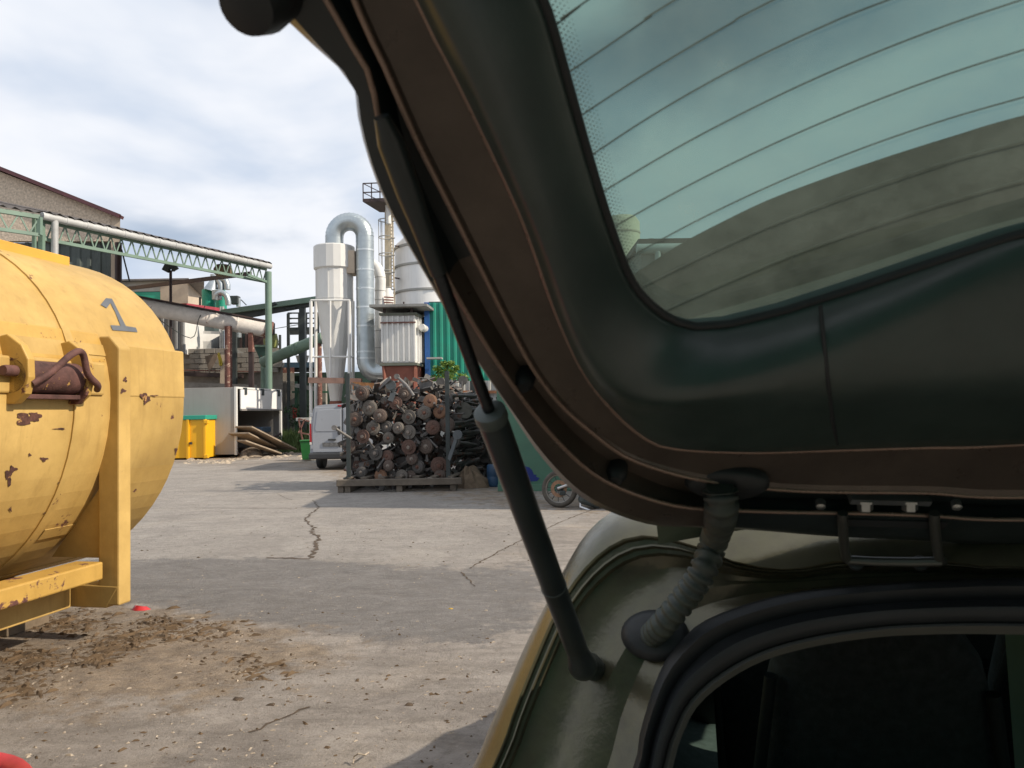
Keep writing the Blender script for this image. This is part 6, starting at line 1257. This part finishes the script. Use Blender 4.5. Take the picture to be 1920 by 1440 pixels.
# motorcycle: front wheel, disc, fork, part of the machine
mc = thing('fallen_motorcycle', 'dusty motorcycle leaning over, its front wheel towards the pile', 'motorcycle', G(1050, 951))
mw = V(*G(1050, 951)) + V(0, 0, 0.305); wr = 0.31
mrot = Matrix.Translation(mw) @ Matrix.Rotation(R(-24), 4, 'Z') @ Matrix.Rotation(R(-14), 4, 'Y').inverted() @ Matrix.Rotation(R(-8), 4, 'X')
dusty = mat('dusty_tyre', (0.085, 0.075, 0.063), 0.9, var=0.3, scale=14, bump=0.3, bscale=60); chrome = mat('fork_alloy', (0.55, 0.55, 0.56), 0.3, 0.8, var=0.15)
fw = MB()
fw.loft([[mrot @ V((wr - 0.045 + 0.045 * math.cos(b)) * math.cos(a), 0.05 * math.sin(b), (wr - 0.045 + 0.045 * math.cos(b)) * math.sin(a)) for b in [2 * math.pi * k / 14 for k in range(14)]] for a in [2 * math.pi * i / 48 for i in range(49)]], True)
fw = fw.build('front_wheel', dusty, mc, 60)
MB().loft([[mrot @ V((0.225 + dr_) * math.cos(a), dy_, (0.225 + dr_) * math.sin(a)) for dr_, dy_ in ((0, -0.03), (0.012, -0.035), (0.012, 0.035), (0, 0.03), (-0.008, 0.0))] for a in [2 * math.pi * i / 48 for i in range(49)]], True).build('rim', mat('rim_grey', (0.30, 0.28, 0.25), 0.5, 0.4, var=0.2), fw, 50)
for k in range(12):
    a = 2 * math.pi * k / 12; MB().tube([mrot @ V(0.05 * math.cos(a), -0.02, 0.05 * math.sin(a)), mrot @ V(0.22 * math.cos(a + 0.15), 0.0, 0.22 * math.sin(a + 0.15))], 0.006, 6).build('spoke', dkst, fw)
MB().lathe([(0.085, -0.045), (0.135, -0.045), (0.135, -0.038), (0.085, -0.038)], 32, 'y', m=None).b.free()
mrw = mrot
mb = MB().lathe([(0.080, -0.048), (0.14, -0.048), (0.14, -0.040), (0.080, -0.040), (0.080, -0.048)], 36, 'y', m=mrw, cap=False); mb.build('brake_disc', mat('disc_rust', (0.26, 0.15, 0.09), 0.6, 0.3, var=0.25, scale=20), fw, 40)
MB().lathe([(0.01, -0.07), (0.045, -0.06), (0.05, 0.06), (0.01, 0.07)], 18, 'y', m=mrw).build('hub', dkst, fw, 40)
for s_ in (-0.085, 0.085): MB().tube([mrot @ V(0, s_, 0), mrot @ V(0.20, s_, 0.14), mrot @ V(0.62, s_, 0.46)], 0.022, 12, radii=[0.026, 0.022, 0.018]).build('fork_leg', chrome, mc, 40)
MB().box(mrot @ V(0.09, -0.075, -0.05), (0.10, 0.05, 0.08)).build('brake_caliper', dkst, mc, bevel=0.015)
MB().box(mrot @ V(0.55, 0, 0.02), (0.36, 0.26, 0.30), Matrix.Rotation(0.3, 3, 'Y')).build('engine', dkst, mc, bevel=0.05)
MB().tube([mrot @ V(0.6, 0, 0.45), mrot @ V(0.85, 0, 0.10), mrot @ V(1.2, 0, 0.05)], 0.03, 10).build('frame_tube', blackp, mc, 50)
MB().tube([mrot @ V(0.42, -0.1, -0.02), mrot @ V(0.46, -0.12, -0.18), mrot @ V(0.7, -0.12, -0.2), mrot @ V(1.25, -0.14, -0.1)], 0.025, 10).build('exhaust_pipe', chrome, mc, 60)
MB().loft([[mrot @ V((wr + 0.03 + o_) * math.cos(a), w_, (wr + 0.03 + o_) * math.sin(a)) for w_, o_ in ((-0.07, -0.02), (-0.04, 0.01), (0.04, 0.01), (0.07, -0.02))] for a in [R(20 + 8 * i) for i in range(10)]]).build('mudguard', mat('moto_blue', (0.03, 0.06, 0.22), 0.35), mc, 60, solid=0.005)
MB().lathe([(0.21, -0.06), (0.30, -0.06), (0.31, 0), (0.30, 0.06), (0.21, 0.06)], 36, 'y', m=mrot @ Matrix.Translation((1.35, 0, 0))).build('rear_wheel', dusty, mc, 40)
MB().lathe([(0.05, -0.1), (0.19, -0.08), (0.19, 0.12), (0.1, 0.2)], 16, m=Matrix.Translation(mrot @ V(0.85, 0, 0.32)) @ Matrix.Rotation(1.4, 4, 'Y')).build('fuel_tank', MATS['moto_blue'], mc, 50)
# ------------------------------------------------------------------ plants
leafm = mat('bright_leaf', (0.14, 0.23, 0.03), 0.55, var=0.35, scale=3)
weedm = mat('weed_green', (0.075, 0.12, 0.03), 0.7, var=0.5, scale=2)
def leaves(cs_, n_, size, m, name, parent, sq=0.8):
    vs, fs = [], []
    for _ in range(n_):
        cx, cy2, cz_, r_ = random.choice(cs_); d_ = V(random.gauss(0, 1), random.gauss(0, 1), random.gauss(0, 1)).normalized() * r_ * random.random() ** 0.4
        p = V(cx, cy2, cz_) + V(d_.x, d_.y, d_.z * sq); a = V(random.gauss(0, 1), random.gauss(0, 1), random.gauss(0, 0.6)).normalized(); b_ = a.cross(V(random.gauss(0, 1), random.gauss(0, 1), random.gauss(0, 1))).normalized()
        s_ = size * random.uniform(0.6, 1.4); i = len(vs)
        vs += [p - a * s_, p + b_ * s_ * 0.4, p + a * s_, p - b_ * s_ * 0.4]; fs.append((i, i + 1, i + 2, i + 3))
    org = ORG.get(parent.name, V(0, 0, 0)) if parent else V(0, 0, 0)
    me = bpy.data.meshes.new(name); me.from_pydata([v_ - org for v_ in vs], [], fs); me.materials.append(m); o = bpy.data.objects.new(name, me); COL.objects.link(o); o.parent = parent; return o
sh = thing('leafy_shrub', 'bright green shrub growing up behind the axle pile', 'shrub', P(838, 850, 25).xy.to_3d())
cl = []
for px, py, r_ in ((838, 688, 0.22), (828, 700, 0.22), (848, 700, 0.24), (820, 692, 0.16), (842, 712, 0.26), (815, 712, 0.2), (868, 708, 0.2), (862, 716, 0.2), (832, 682, 0.12), (845, 682, 0.14), (872, 714, 0.14), (856, 690, 0.1)):
    q = P(px, py, 25); cl.append((q.x, q.y, q.z, r_))
leaves(cl, 1500, 0.055, leafm, 'foliage', sh)
sb_ = P(840, 760, 25)
for q in cl[:9]: MB().tube([V(sb_.x, sb_.y, 0), V(sb_.x + (q[0] - sb_.x) * 0.4, q[1], q[2] * 0.65), V(q[0], q[1], q[2])], 0.02, 6, radii=[0.03, 0.018, 0.008]).build('stem', brn, sh, 60)
def weeds(pts, name, lab, h0, h1):
    vs, fs = [], []
    for (x, y) in pts:
        for _ in range(random.randint(4, 8)):
            a = random.uniform(0, 6.28); h = random.uniform(h0, h1); l_ = h * random.uniform(0.2, 0.5); w = 0.02; i = len(vs); bx_, by_ = x + random.gauss(0, 0.08), y + random.gauss(0, 0.08)
            vs += [(bx_ - w, by_, 0), (bx_ + w, by_, 0), (bx_ + l_ * 0.4 * math.cos(a) + w * 0.8, by_ + l_ * 0.4 * math.sin(a), h * 0.6), (bx_ + l_ * 0.4 * math.cos(a) - w * 0.8, by_ + l_ * 0.4 * math.sin(a), h * 0.6), (bx_ + l_ * math.cos(a), by_ + l_ * math.sin(a), h)]
            fs += [(i, i + 1, i + 2, i + 3), (i + 3, i + 2, i + 4)]
    me = bpy.data.meshes.new(name); me.from_pydata(vs, [], fs); me.materials.append(weedm); o = bpy.data.objects.new(name, me); COL.objects.link(o); stuff(o, lab, 'weeds')
weeds([(P(random.uniform(528, 584), 845, y).x, y) for y in [random.uniform(33, 40) for _ in range(130)]], 'tall_weeds', 'green weeds growing between the box body and the van', 0.3, 1.1)
cr_ = thing('climbing_shrub', 'dark green climber in the recess left of the van', 'shrub', P(565, 850, 40).xy.to_3d())
leaves([(P(x, y, 40).x, 40, P(x, y, 40).z, r_) for x, y, r_ in ((560, 790, 0.5), (548, 770, 0.5), (572, 770, 0.45), (556, 820, 0.5), (575, 805, 0.4))], 900, 0.07, mat('dark_leaf', (0.03, 0.075, 0.025), 0.6, var=0.4), 'foliage', cr_)
MB().tube([P(562, 850, 40).xy.to_3d(), P(560, 790, 40)], 0.05, 6).build('stem', brn, cr_)
tr2 = thing('hand_trolley', 'rusty trolley frame standing left of the van', 'trolley', P(567, 845, 29).xy.to_3d())
for a, b_ in (((560, 785), (570, 840)), ((572, 785), (560, 812)), ((560, 785), (580, 790)), ((566, 812), (582, 815))): MB().bar(P(*a, 29), P(*b_, 29), 0.05).build('frame_bar', rustpipe, tr2)
MB().box(P(570, 786, 29.2), (0.5, 0.4, 0.12)).build('tray', greyw, tr2)
